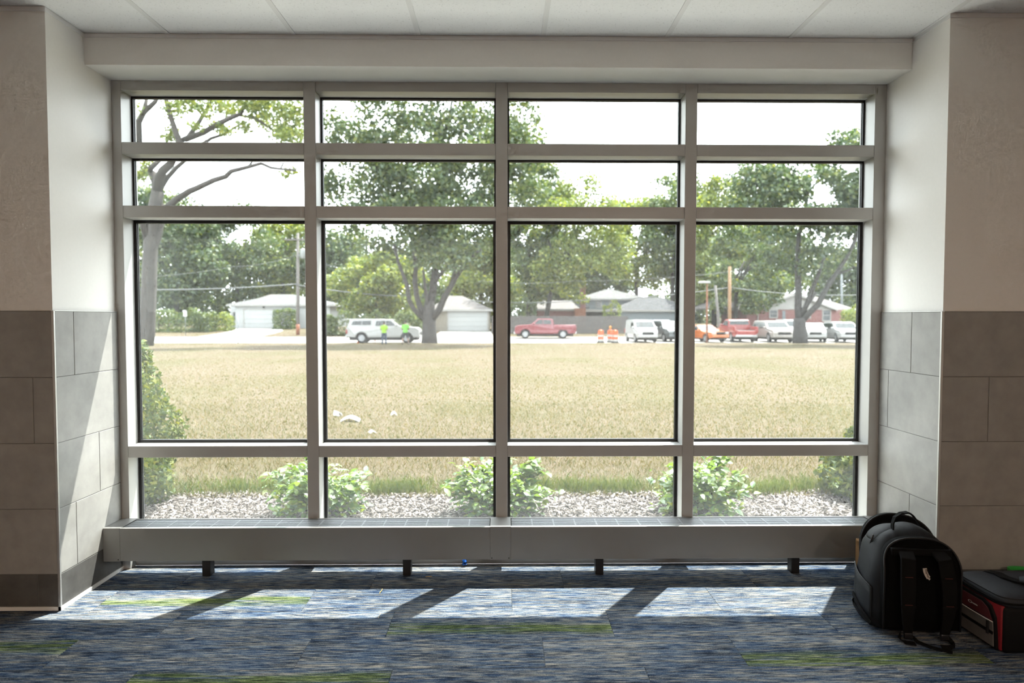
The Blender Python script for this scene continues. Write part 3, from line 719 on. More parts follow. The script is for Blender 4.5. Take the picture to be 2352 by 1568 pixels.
drive('driveway', [(452, 60), (505, 64), (532, 68), (548, 73.2), (645, 73.2), (650, 68), (628, 64), (590, 60)])
drive('driveway_apron', [(985, 60), (1003, 63), (1012, 67.2), (1128, 67.2), (1130, 63), (1133, 60)])

# mulch chips, beyond counting
M['chips'] = island('mulch_chips', [(0, (.035, .027, .023)), (.25, (.082, .068, .060)), (.55, (.155, .135, .122)), (.8, (.25, .225, .21)), (1, (.36, .34, .325))])
n = 30000
cx = NP.uniform(-4.2, 4.2, n); cy = 1.34 + NP.random(n) ** .9 * 1.1 + .08 * np.sin(cx * 2.3); cz = -.262 + NP.uniform(0, .03, n)
ln = NP.uniform(.006, .022, n); wd = ln * NP.uniform(.2, .5, n); an = NP.uniform(0, 2*np.pi, n); tl = NP.normal(0, .35, n); rl_ = NP.normal(0, .4, n)
ca, sa = np.cos(an), np.sin(an)
ax = np.stack([ca*np.cos(tl), sa*np.cos(tl), np.sin(tl)], 1) * ln[:, None]
bx_ = np.stack([-sa*np.cos(rl_), ca*np.cos(rl_), np.sin(rl_)], 1) * wd[:, None]
c = np.stack([cx, cy, cz], 1); up_ = np.array([0, 0, .003])
cor = [c - ax - bx_*.6, c + ax*.9 - bx_, c + ax + bx_*.7, c - ax*.8 + bx_]
quads = [(0, 1, 2, 3)]
top = np.stack([p + up_ for p in cor], 1); 
sides = [np.stack([cor[i], cor[(i+1)%4], cor[(i+1)%4] + up_, cor[i] + up_], 1) for i in range(4)]
V8 = np.concatenate([np.stack(cor, 1), top], 1).reshape(-1, 3)
me = bpy.data.meshes.new('mulch_chips'); F = np.array([[4,5,6,7],[0,1,5,4],[1,2,6,5],[2,3,7,6],[3,0,4,7]])
idx = (np.arange(n)[:, None, None] * 8 + F[None]).reshape(-1)
me.vertices.add(n*8); me.vertices.foreach_set('co', V8.astype(np.float32).ravel()); me.loops.add(n*20); me.loops.foreach_set('vertex_index', idx.astype(np.int32))
me.polygons.add(n*5); me.polygons.foreach_set('loop_start', np.arange(0, n*20, 4, dtype=np.int32)); me.update(calc_edges=True)
tag(link('wood_mulch', me, M['chips']), 'grey brown wood mulch covering the planting bed below the window', 'mulch', kind='stuff')

# grass blades near the window, beyond counting
M['blades'] = leafy('grass_blades', [(0, (.056, .070, .016)), (.25, (.088, .088, .030)), (.5, (.132, .114, .056)), (.8, (.175, .145, .090)), (1, (.22, .185, .14))], .3, .6, .02)
M['blades_green'] = leafy('green_grass_blades', [(0, (.050, .085, .016)), (.5, (.085, .125, .026)), (1, (.16, .17, .05))], .35, .6, .02)
def blades(cx, cy, h, w, lean):
    n = len(cx); z = np.interp(cy, _TY, _TZ); an = NP.uniform(0, 2*np.pi, n); la = NP.uniform(0, 2*np.pi, n)
    a = np.stack([cx - w*np.cos(an), cy - w*np.sin(an), z], 1); b = np.stack([cx + w*np.cos(an), cy + w*np.sin(an), z], 1)
    mid = np.stack([cx + lean*.35*np.cos(la), cy + lean*.35*np.sin(la), z + h*.6], 1); tip = np.stack([cx + lean*np.cos(la), cy + lean*np.sin(la), z + h], 1)
    k = np.stack([w*.7*np.cos(an), w*.7*np.sin(an), 0*an], 1)
    return np.stack([a, b, mid + k, tip, mid - k], 1).reshape(-1, 3)
P_ = []
for (y0, y1, n, hh, ww) in ((2.25, 5, 26000, .05, .0035), (5, 9, 26000, .045, .006), (9, 16, 22000, .035, .010), (16, 26, 16000, .022, .014)):
    y = NP.uniform(y0, y1, n); x = NP.uniform(-1, 1, n) * (y + 3.5) * .64 ; P_.append(blades(x, y, NP.uniform(.4, 1.25, n) * hh, ww * NP.uniform(.6, 1.3, n), NP.uniform(.2, 1.1, n) * hh))
tag(link('lawn_grass', mesh_np('lawn_grass', np.concatenate(P_), 5, M['blades'])), 'dry straw coloured grass of the lawn nearest the window', 'grass', kind='stuff')
P_ = []
tuft = [(-1.0, 2.45), (-1.14, 2.42), (-.86, 2.5), (1.9, 2.4), (2.2, 2.5), (2.4, 2.36), (2.6, 2.45), (.62, 2.5), (.75, 2.44), (.95, 2.5), (1.2, 2.5), (-2.0, 2.5), (-1.85, 2.44), (-2.2, 2.55), (.4, 2.55), (1.65, 2.55), (-2.5, 2.5), (-.3, 2.55), (2.9, 2.5)]
for tx, ty in tuft:
    n = 260; P_.append(blades(NP.normal(tx, .07, n), NP.normal(ty, .05, n), NP.uniform(.05, .15, n), NP.uniform(.0018, .0032, n), NP.uniform(.01, .08, n)))
n = 5000; P_.append(blades(NP.uniform(-4, 4, n), 2.35 + np.abs(NP.normal(0, .25, n)), NP.uniform(.03, .11, n), NP.uniform(.002, .0035, n), NP.uniform(.01, .07, n)))
tag(link('edge_grass', mesh_np('edge_grass', np.concatenate(P_), 5, M['blades_green'])), 'taller green grass growing along the edge of the mulch bed', 'grass', kind='stuff')
# litter on the lawn
M['paper'] = plain('white_paper', (.8, .8, .78), .8)
def scrap(x, y, w, d, h, ang, label):
    z = ground(y) + .012; v = []
    for i in range(7):
        t = i / 6; v += [(-w/2 + w*t, -d/2 + .2*d*math.sin(t*5), h*math.sin(t*math.pi)), (-w/2 + w*t, d/2, h*1.3*math.sin(t*math.pi) + .01)]
    o = MB().add(v, [(2*i, 2*i+2, 2*i+3, 2*i+1) for i in range(6)]).build('paper_scrap', M['paper'], None, (x, y, z), (0, 0, ang)); o.modifiers.new('thick', 'SOLIDIFY').thickness = .006
    tag(o, label, 'litter', 'white litter on the lawn')
scrap(-2.445, 6.80, .30, .16, .05, .1, 'largest white paper scrap on the lawn, a low arc shape')
scrap(-2.80, 7.36, .07, .12, .06, 1.2, 'small upright white scrap left of the largest one on the lawn')
scrap(-1.86, 5.65, .09, .08, .02, .6, 'small white scrap on the lawn just above the transom')
scrap(-1.85, 7.40, .10, .10, .04, .3, 'small white scrap right of the largest one on the lawn')

# ------------------------------------------------------------------ shrubs below the window
M['leaf'] = leafy('glossy_shrub_leaf', [(0, (.045, .105, .030)), (.35, (.075, .150, .034)), (.7, (.13, .20, .032)), (1, (.21, .25, .030))], .42, .3, .10)
M['stem'] = plain('shrub_stem', (.075, .06, .035), .8, noise=.2, scale=40)
def leaf_mesh(ln, wd):
    v = []; k = 6
    for i in range(k + 1):
        t = i / k; w = wd * math.sin(math.pi * min(1, t * .95 + .05)) ** .8 * (1 - .25 * t); z = -.22 * ln * t * t + .03*ln*math.sin(t*3)
        v += [(t*ln, -w, z + .25*w), (t*ln, 0, z), (t*ln, w, z + .25*w)]
    f = []
    for i in range(k):
        for j in range(2): a = i*3 + j; f.append((a, a+1, a+4, a+3))
    return MB().add(v, f, True).mesh('leaf', M['leaf'], fix=False)
def leaf_variants(): return [leaf_mesh(.062, .019), leaf_mesh(.052, .018), leaf_mesh(.07, .022)]
LEAF = leaf_variants()
LM = []
for me in LEAF:
    a = np.empty(len(me.vertices)*3, np.float32); me.vertices.foreach_get('co', a); LM.append(a.reshape(-1, 3))
def shrub(name, base, w, h, nst, label, seed, group='leafy shrubs below the window', nleaf=300, nrest=1300):
    rs = random.Random(seed); o = empty(name, base, 0, label, 'shrub', group)
    st = MB(); spots = []
    for i in range(nst):
        a = rs.uniform(0, 2*math.pi); r = rs.uniform(.25, 1) ** .6 * w; top = Vector((r*math.cos(a), r*math.sin(a)*.75, h * rs.uniform(.75, 1.05) * math.sqrt(max(.12, 1 - .8*(r/w)**2))))
        p0 = Vector((rs.gauss(0, .04), rs.gauss(0, .04), 0)); pts = [p0.lerp(top, t) + Vector((0, 0, .05*h*math.sin(t*3))) - Vector((top.x, top.y, 0)) * .25 * t * (1-t) for t in (0, .25, .5, .75, 1)]
        st.tube(pts, [.006, .005, .004, .003, .0015], 5)
        for k in range(46):
            t = rs.uniform(.15, 1) ** .7; j = min(3, int(t*4)); p = pts[j].lerp(pts[j+1], t*4 - j)
            spots.append((p + Vector((rs.gauss(0, .026), rs.gauss(0, .026), rs.gauss(0, .022))), (top - p0).normalized()))
    for k in range(nst * 26):      # leaves filling the mound
        d = Vector((rs.gauss(0, 1), rs.gauss(0, 1), abs(rs.gauss(0, .9)))).normalized(); q = rs.uniform(.5, .96)
        spots.append((Vector((d.x*w*.9*q, d.y*w*.68*q, .02 + d.z*h*.9*q)), d))
    st.build('stems', M['stem'], o)
    rs.shuffle(spots); spots = spots[:nleaf + nrest]
    spots.sort(key=lambda s: s[0].y * .8 - s[0].z)          # the ones nearest the window first
    rest_v = []; rest_f = []; nb = 0
    for i, (p, d) in enumerate(spots):
        out = Vector((p.x, p.y, .12)).normalized(); yaw = math.atan2(out.y, out.x) + rs.gauss(0, .9); pit = rs.uniform(-.9, .35)
        rot = (rs.gauss(0, .5), pit, yaw); sc = rs.uniform(.75, 1.25); v = rs.randrange(3)
        if i < nleaf: link('leaf', LEAF[v], None, o, p, rot, (sc, sc, sc))
        else:
            mt = np.array(Matrix.LocRotScale(p, __import__('mathutils').Euler(rot), Vector((sc, sc, sc)))); q = LM[v] @ mt[:3, :3].T + mt[:3, 3]
            rest_v += q.tolist(); rest_f += [tuple(nb + k for k in f.vertices) for f in LEAF[v].polygons]; nb += len(q)
    me = bpy.data.meshes.new('inner_leaves'); me.from_pydata(rest_v, [], rest_f); me.materials.append(M['leaf'])
    tag(link('inner_leaves', me, None, o), kind='stuff'); return o
gz = -.262
shrub('leafy_shrub', (-1.52, 1.80, gz), .47, .53, 26, 'broad leafy green shrub behind the first mullion from the left', 1)
shrub('leafy_shrub', (-.03, 1.80, gz), .45, .53, 26, 'leafy green shrub behind the middle mullion', 2)
shrub('leafy_shrub', (1.62, 1.80, gz), .44, .53, 26, 'leafy green shrub behind the third mullion, by the right pane', 3)

def rand_quads(c, size, flat=None, asp=.6):
    """diamond leaves at the points c with random directions"""
    n = len(c); nrm = NP.normal(0, 1, (n, 3));
    if flat is not None: nrm[:, 2] += flat
    nrm /= np.linalg.norm(nrm, axis=1)[:, None]; t = NP.normal(0, 1, (n, 3)); t -= nrm * (t*nrm).sum(1)[:, None]; t /= np.linalg.norm(t, axis=1)[:, None]; b = np.cross(nrm, t)
    s = (size * NP.uniform(.6, 1.4, n))[:, None]
    return np.stack([c - t*s*.5, c + b*s*asp*.5 + t*s*.05, c + t*s*.5, c - b*s*asp*.5 + t*s*.05], 1).reshape(-1, 3)
M['conifer'] = leafy('conifer_spray', [(0, (.030, .055, .014)), (.4, (.055, .085, .016)), (.75, (.10, .125, .02)), (1, (.17, .175, .03))], .35, .6, .03)
M['bark'] = plain('grey_bark', (.070, .061, .054), .95, noise=.35, scale=6, bump=.6, bscale=14, stretch=(1, 1, .25))
M['bark_dark'] = plain('dark_bark', (.05, .046, .044), .95, noise=.3, scale=6, bump=.6, bscale=14, stretch=(1, 1, .25))
def conifer(name, base, r, h, n, size, label, group=None):
    o = empty(name, base, 0, label, 'shrub', group)
    t = NP.random(n) ** 1.25; a = NP.uniform(0, 2*np.pi, n)
    prof = np.interp(t, [0, .12, .3, .6, .85, 1], [.72, .95, 1.0, .72, .36, .04])
    lump = 1 + .13*np.sin(a*5 + t*16) + .10*np.sin(a*9 - t*23)
    rr_ = r * prof * lump * (1 - .35 * NP.random(n) ** 2.5)
    c = np.stack([rr_*np.cos(a), rr_*np.sin(a), t*h], 1)
    tag(link('foliage', mesh_np('foliage', rand_quads(c, size, None, .45), 4, M['conifer']), None, o), kind='stuff')
    MB().tube([(0, 0, -.02), (.01, 0, h*.5), (0, 0, h*.9)], [.03, .022, .004], 7).build('trunk', M['bark'], o)
    return o
conifer('arborvitae', (-3.52, 2.05, gz), .63, 1.95, 26000, .05, 'tall dense arborvitae at the left edge of the view')
conifer('arborvitae', (3.42, 2.25, gz), .46, .78, 9000, .06, 'low conifer like shrub at the right edge of the window')

# ------------------------------------------------------------------ trees
M['leaf_mid'] = leafy('tree_leaves_mid_green', [(0, (.020, .044, .016)), (.4, (.045, .080, .022)), (.75, (.085, .122, .026)), (1, (.16, .18, .04))], .45, .5, .05)
M['leaf_dark'] = leafy('tree_leaves_dark_green', [(0, (.014, .034, .015)), (.4, (.030, .060, .020)), (.8, (.065, .100, .026)), (1, (.13, .15, .034))], .42, .5, .05)
M['leaf_pale'] = leafy('tree_leaves_yellow_green', [(0, (.050, .084, .022)), (.4, (.105, .148, .030)), (.8, (.18, .22, .042)), (1, (.27, .285, .07))], .5, .5, .04)
def tree(name, base, limbs, clumps, mat, label, nleaf, leaf, bark='bark', group=None):
    """limbs: list of (points, radii); clumps: (centre, rx, ry, rz) in world coordinates"""
    base = Vector(base); o = empty(name, base, 0, label, 'tree', group)
    mb = MB()
    for pts, rad in limbs: mb.tube([Vector(p) - base for p in pts], rad, 9)
    mb.build('trunk', M[bark], o)
    vol = np.array([c[1]*c[2]*c[3] for c in clumps]) ** .72; cnt = np.maximum(8, (nleaf * vol / vol.sum()).astype(int)); P = []
    for (c, rx, ry, rz), k in zip(clumps, cnt):
        d = NP.normal(0, 1, (k, 3)); d /= np.linalg.norm(d, axis=1)[:, None]; r = NP.random(k) ** .45
        q = np.array(c) - np.array(base) + d * r[:, None] * np.array([rx, ry, rz]); P.append(q)
    tag(link('foliage', mesh_np('foliage', rand_quads(np.concatenate(P), leaf, .5, .75), 4, M[mat]), None, o), kind='stuff')
    return o
def L_(y, pts, r0, r1, dy=0.0):
    """limb through photograph points at distance y, drifting dy in depth"""
    k = len(pts); P = [at(u, v, y + dy*i/(k-1)) for i, (u, v) in enumerate(pts)]
    return P, [r0 + (r1 - r0)*i/(k-1) for i in range(k)]
def blobs(rs, y, u0, u1, v0, v1, n, r, depth=3.0, shape=None):
    out = []
    while len(out) < n:
        u, v = rs.uniform(u0, u1), rs.uniform(v0, v1); a = (u - (u0+u1)/2)/((u1-u0)/2); b = (v - (v0+v1)/2)/((v1-v0)/2)
        if a*a + b*b > 1.05: continue
        if shape and not shape(u, v): continue
        q = rs.uniform(.6, 1.25)*r; yy_ = y + rs.uniform(-1, 1)*depth*math.sqrt(max(.05, 1 - .8*(a*a + b*b)))
        out.append((at(u, v, yy_), q*1.2, q, q*.8))
    return out
# feathery locust at the left
y = 42.5; rs = random.Random(21)
limbs = [L_(y, [(333, 796), (338, 770), (341, 700), (344, 620), (347, 540), (355, 480), (363, 440)], .50, .36),
  L_(y, [(341, 560), (330, 520), (318, 490)], .2, .14, -1), L_(y, [(344, 600), (362, 545), (372, 500), (376, 470)], .22, .2, .5),
  L_(y, [(358, 462), (360, 425), (352, 400), (338, 390), (318, 405), (300, 420)], .3, .14, 1), L_(y, [(340, 392), (358, 375), (375, 360)], .16, .1, 1),
  L_(y, [(362, 442), (366, 410), (374, 392), (392, 376), (402, 355), (412, 326), (400, 292), (390, 262), (382, 230), (380, 200)], .3, .07, -2),
  L_(y, [(370, 430), (384, 408), (405, 385), (425, 368), (445, 345), (475, 322)], .15, .06, 2),
  L_(y, [(374, 415), (377, 395)], .1, .08), L_(y, [(412, 325), (432, 315), (456, 282), (472, 255), (488, 228), (495, 200)], .15, .05, 2),
  L_(y, [(425, 320), (468, 304), (500, 285), (530, 270), (552, 262), (563, 243), (566, 228), (560, 200)], .17, .05, -1.5),
  L_(y, [(548, 264), (578, 270), (600, 280), (622, 296), (645, 310)], .06, .03, -1),
  L_(y, [(475, 325), (484, 318), (515, 308), (540, 292), (562, 280)], .08, .04, 1.5), L_(y, [(318, 328), (318, 280), (330, 258), (356, 234), (370, 205)], .22, .08, 1),
  L_(y, [(328, 262), (336, 232), (336, 200)], .12, .06, 1),
  L_(y, [(380, 480), (405, 458), (437, 438), (452, 432), (490, 414), (519, 405), (531, 393), (552, 388), (575, 382), (600, 375), (622, 385), (645, 388), (680, 391)], .2, .03, -3),
  L_(y, [(570, 383), (580, 370)], .05, .03), L_(y, [(644, 388), (652, 372)], .03, .02)]
limbs = [(P, [r * 1.05 + .035 for r in rad]) for P, rad in limbs]
cl_ = [(at(u, v, y + rs.uniform(-2, 2)), rx * 1.15, 1.0, rz * 1.15) for u, v, rx, rz in [(395, 250, .7, .6), (420, 240, .8, .5), (440, 232, .9, .5), (395, 305, .4, .5), (470, 255, .6, .5), (505, 240, .9, .6), (530, 255, .8, .5), (500, 290, .5, .4), (520, 300, .6, .4), (560, 290, .5, .4), (545, 235, .9, .5), (585, 255, .9, .6), (610, 245, 1.0, .7), (640, 250, 1.1, .8), (665, 270, 1.1, .9), (690, 250, 1.0, .9), (640, 300, .8, .7), (665, 315, .9, .6), (690, 310, .8, .7), (655, 300, .5, .6), (330, 400, .5, .4), (335, 375, .5, .4), (320, 400, .5, .5), (670, 390, .5, .25), (655, 400, .3, .2), (600, 225, 1.0, .5), (480, 225, .9, .4), (385, 320, .3, .3), (365, 350, .4, .3), (610, 280, .6, .5), (450, 290, .35, .3)]]
cl_ += [(at(u, v, y + rs.uniform(-3, 3)), 1.6, 1.6, 1.0) for u, v in [(340, 150), (420, 140), (520, 130), (600, 140), (680, 170), (270, 240), (250, 330), (300, 170)]]
tree('locust_tree', at(333, 797, y), limbs, cl_, 'leaf_pale', 'feathery pale tree with bent branches rising at the left of the view', 15000, .21, 'bark')
# maple in front of the white pickup
y = 45.6; rs = random.Random(22)
limbs = [L_(y, [(986, 788), (986, 770), (985, 745), (985, 718), (987, 690)], .62, .36),
  L_(y, [(975, 735), (952, 712), (940, 690), (935, 655), (924, 626), (914, 600), (905, 560)], .18, .07, -1.5),
  L_(y, [(982, 730), (965, 706), (957, 680), (953, 645), (955, 612), (950, 560), (945, 500)], .22, .1, 1),
  L_(y, [(985, 720), (981, 690), (976, 655), (972, 620)], .15, .06, -1), L_(y, [(986, 715), (992, 680), (998, 640), (1000, 600), (1000, 560), (1002, 515), (1006, 440), (1010, 380), (1012, 300)], .3, .1, .5),
  L_(y, [(996, 650), (1010, 632), (1024, 614), (1040, 590)], .12, .06, -1), L_(y, [(1000, 545), (990, 515), (984, 480), (975, 420)], .14, .07, 1.5),
  L_(y, [(990, 735), (1008, 712), (1020, 684), (1034, 660), (1045, 640), (1062, 615), (1080, 592), (1105, 572)], .26, .08, -2), L_(y, [(1034, 660), (1050, 600), (1060, 560), (1068, 520)], .1, .06, 2),
  L_(y, [(1012, 330), (1030, 280), (1040, 220)], .1, .04, 0), L_(y, [(1008, 420), (1060, 360), (1100, 320)], .1, .04, -2), L_(y, [(978, 430), (930, 370), (890, 330)], .1, .04, 2)]
cl_ = blobs(rs, y, 735, 1250, 100, 570, 150, 1.2, 5) + blobs(rs, y, 840, 1200, 120, 480, 70, 1.1, 4) + blobs(rs, y, 800, 1160, 400, 620, 60, 1.0, 4.5, lambda u, v: v < 610 - .12*abs(u - 985))
limbs = [(P, [r + .03 for r in rad]) for P, rad in limbs]
tree('maple_tree', at(986, 789, y), limbs, cl_, 'leaf_mid', 'large many stemmed maple standing beside the white pickup', 58000, .27, 'bark_dark')
# maple among the parked cars
y = 45.2; rs = random.Random(23)
limbs = [L_(y, [(1838, 788), (1838, 770), (1837, 750), (1836, 730)], .55, .40), L_(y, [(1836, 735), (1833, 704), (1834, 660), (1832, 620), (1833, 585), (1835, 540), (1850, 480), (1856, 430), (1856, 400)], .26, .07, 1),
  L_(y, [(1838, 730), (1850, 705), (1860, 680), (1872, 650), (1880, 630), (1890, 600), (1897, 585)], .18, .07, -1.5), L_(y, [(1840, 740), (1855, 722), (1878, 700), (1895, 668), (1912, 640), (1928, 618), (1945, 590), (1960, 560), (1972, 530)], .22, .08, -2),
  L_(y, [(1925, 628), (1945, 622), (1965, 612)], .08, .04, 0), L_(y, [(1850, 705), (1862, 690), (1874, 672)], .1, .06, 1), L_(y, [(1857, 445), (1845, 420), (1838, 405)], .05, .03), L_(y, [(1857, 440), (1870, 425), (1885, 415)], .05, .03)]
cl_ = blobs(rs, y, 1665, 2020, 395, 615, 60, 1.05, 4, lambda u, v: not (1850 < u < 1925 and v < 480)) + blobs(rs, y, 1870, 2030, 300, 480, 44, .95, 3, lambda u, v: u > 1905 or v < 400) + blobs(rs, y, 1690, 1850, 372, 470, 26, .85, 3)
limbs = [(P, [r + .03 for r in rad]) for P, rad in limbs]
tree('maple_tree', at(1838, 789, y), limbs, cl_, 'leaf_dark', 'dark trunked maple standing among the parked cars at the right', 22000, .27, 'bark_dark')

# trees beyond the street
def yard_tree(u, vbase, y, u0, u1, v0, v1, mat, label, n, rb, seed, leaf=.34, nl=5200, lean=0, trunk=.35):
    rs = random.Random(seed); b = Vector((X(u, y), y, ground(y)))
    top = ((u0+u1)/2, v0*.6 + v1*.4); P = [b, at(u + lean*.3, vbase - (vbase - top[1])*.35, y), at(u + lean, vbase - (vbase - top[1])*.7, y), at(*top, y)]
    limbs = [(P, [trunk, trunk*.8, trunk*.55, .08])]
    for k in range(7):
        s = P[1].lerp(P[2], rs.random()); e = at(rs.uniform(u0*.9+u1*.1, u0*.1+u1*.9), rs.uniform(v0*.8+v1*.2, v0*.3+v1*.7), y + rs.uniform(-2, 2)); m_ = s.lerp(e, .5) + Vector((0, 0, .6)); limbs.append(([s, m_, e], [trunk*.4, trunk*.25, .04]))
    tree('yard_tree', b, limbs, blobs(rs, y, u0, u1, v0, v1, int(n*1.5), rb, 3.5), mat, label, int(nl*1.9), leaf*1.22, 'bark_dark', 'trees beyond the street')
yt = yard_tree
yt(405, 720, 84, 265, 505, 440, 705, 'leaf_dark', 'dark forked tree behind the hedge at the far left', 54, 1.9, 31, nl=9400)
yt(545, 700, 90, 440, 640, 478, 690, 'leaf_mid', 'broad green tree rising behind the white garage roof', 44, 1.9, 32, nl=8000)
yt(650, 700, 96, 570, 735, 505, 700, 'leaf_pale', 'yellow green tree behind the utility pole', 38, 1.9, 33, nl=7000)
yt(300, 720, 98, 110, 470, 430, 690, 'leaf_pale', 'pale treetop high at the left behind the bent branches', 70, 2.0, 34, nl=13000)
yt(770, 700, 92, 690, 850, 540, 710, 'leaf_dark', 'dark tree in the gap left of the bright bush tree', 36, 1.9, 35, nl=6500)
yt(865, 735, 66, 765, 965, 590, 722, 'leaf_pale', 'bright green small tree above the hedge behind the white pickup', 42, 1.1, 36, leaf=.26, nl=7500, trunk=.18)
yt(1105, 720, 86, 1035, 1190, 560, 715, 'leaf_pale', 'yellow green tree behind the beige garage', 36, 1.7, 37, nl=6500)
yt(1215, 700, 74, 1165, 1300, 380, 690, 'leaf_mid', 'tall green tree with grey trunk right of the middle mullion', 46, 1.4, 38, leaf=.28, nl=8500)
yt(1250, 700, 71, 1230, 1430, 400, 690, 'leaf_pale', 'leaning tree with a long slanted trunk above the fence', 48, 1.4, 39, leaf=.28, nl=8500, lean=70, trunk=.32)
yt(1462, 680, 92, 1395, 1585, 455, 660, 'leaf_pale', 'forked tree behind the blue grey house roof', 44, 1.7, 40, nl=7500)
yt(1545, 690, 88, 1490, 1640, 395, 640, 'leaf_mid', 'green tree behind the third mullion', 42, 1.7, 41, nl=7500)
yt(1640, 720, 80, 1590, 1705, 410, 705, 'leaf_pale', 'yellow green tree beside the wooden pole', 46, 1.4, 42, leaf=.3, nl=8500)
yt(1690, 735, 69, 1620, 1800, 520, 720, 'leaf_mid', 'green tree with dark trunk in front of the brick house', 40, 1.0, 43, leaf=.26, nl=6500, trunk=.28)
yt(1770, 700, 96, 1690, 1860, 440, 690, 'leaf_mid', 'green tree behind the brick house roof', 44, 1.9, 44, nl=8000)
yt(1990, 700, 90, 1880, 2190, 480, 720, 'leaf_dark', 'dark tree at the right end of the brick house', 70, 1.9, 45, nl=13500)
yt(1000, 700, 110, 880, 1120, 560, 705, 'leaf_dark', 'dark distant tree between the maple stems', 40, 2.2, 46, leaf=.4, nl=6500)
yt(1360, 700, 112, 1270, 1450, 580, 700, 'leaf_dark', 'dark distant tree behind the brick chimney', 34, 2.2, 47, leaf=.4, nl=5500)

# a last row of trees far behind the houses
FAR = ['behind the long hedge at the far left', 'above the hedge left of the forked trunk', 'left of the white garage roof', 'behind the utility pole', 'behind the left mullion beside the white house', 'behind the bright small tree', 'between the stems of the large maple', 'behind the beige garage', 'behind the leaning trunk', 'right of the blue grey house', 'behind the lamp post', 'behind the tan pole', 'over the gable of the brick house', 'at the right end behind the brick house']
for i, (u0, v0) in enumerate([(290, 520), (400, 545), (510, 540), (620, 560), (720, 555), (840, 570), (950, 560), (1150, 570), (1250, 560), (1500, 545), (1600, 560), (1700, 550), (1850, 565), (1960, 545)]):
    rs = random.Random(100 + i); y = 122 + rs.uniform(-8, 10); b = Vector((X(u0 + 65, y), y, ground(y)))
    tree('distant_tree', b, [([b, at(u0 + 65, 640, y)], [.4, .2])], blobs(rs, y, u0, u0 + 150, v0, 735, 48, 2.3, 3), ['leaf_dark', 'leaf_mid'][i % 2], 'distant dark green tree far back, ' + FAR[i], 5200, .62, 'bark_dark', 'distant trees behind the houses')

# ------------------------------------------------------------------ vehicles
M['car_white'] = plain('white_car_paint', (.40, .40, .39), .35, coat=.3)
M['car_red'] = plain('red_car_paint', (.20, .015, .03), .35, coat=.4)
M['car_bright_red'] = plain('bright_red_car_paint', (.34, .03, .025), .35, coat=.4)
M['car_orange'] = plain('orange_car_paint', (.55, .14, .02), .3, coat=.5)
M['car_dark'] = plain('dark_car_paint', (.05, .06, .065), .3, coat=.4)
M['car_blue'] = plain('blue_car_paint', (.02, .05, .13), .35, coat=.4)
M['car_cream'] = plain('silver_beige_car_paint', (.36, .33, .30), .35, coat=.3)
M['car_glass'] = plain('tinted_car_glass', (.020, .028, .030), .12)
M['tyre'] = plain('tyre_rubber', (.018, .018, .02), .85)
M['rim'] = plain('alloy_rim', (.36, .37, .38), .4, metal=.4)
M['chrome'] = plain('chrome_bumper', (.55, .55, .55), .25, metal=.6)
M['lamp_clear'] = plain('clear_lamp_glass', (.5, .52, .52), .2)
M['lamp_red'] = plain('red_lamp_glass', (.30, .02, .015), .3)
M['under'] = plain('dark_underbody', (.014, .014, .015), .8)
WHEEL = MB().lathe([(.20, -.09), (.36, -.105), (.395, -.08), (.40, 0), (.395, .08), (.36, .105), (.20, .09)], 22, 'y').mesh('wheel', M['tyre'])
RIM = MB().lathe([(.02, .105), (.06, .112), (.13, .100), (.22, .106), (.255, .112), (.255, -.112), (.22, -.106), (.13, -.100), (.06, -.112), (.02, -.105)], 18, 'y').mesh('rim', M['rim'])
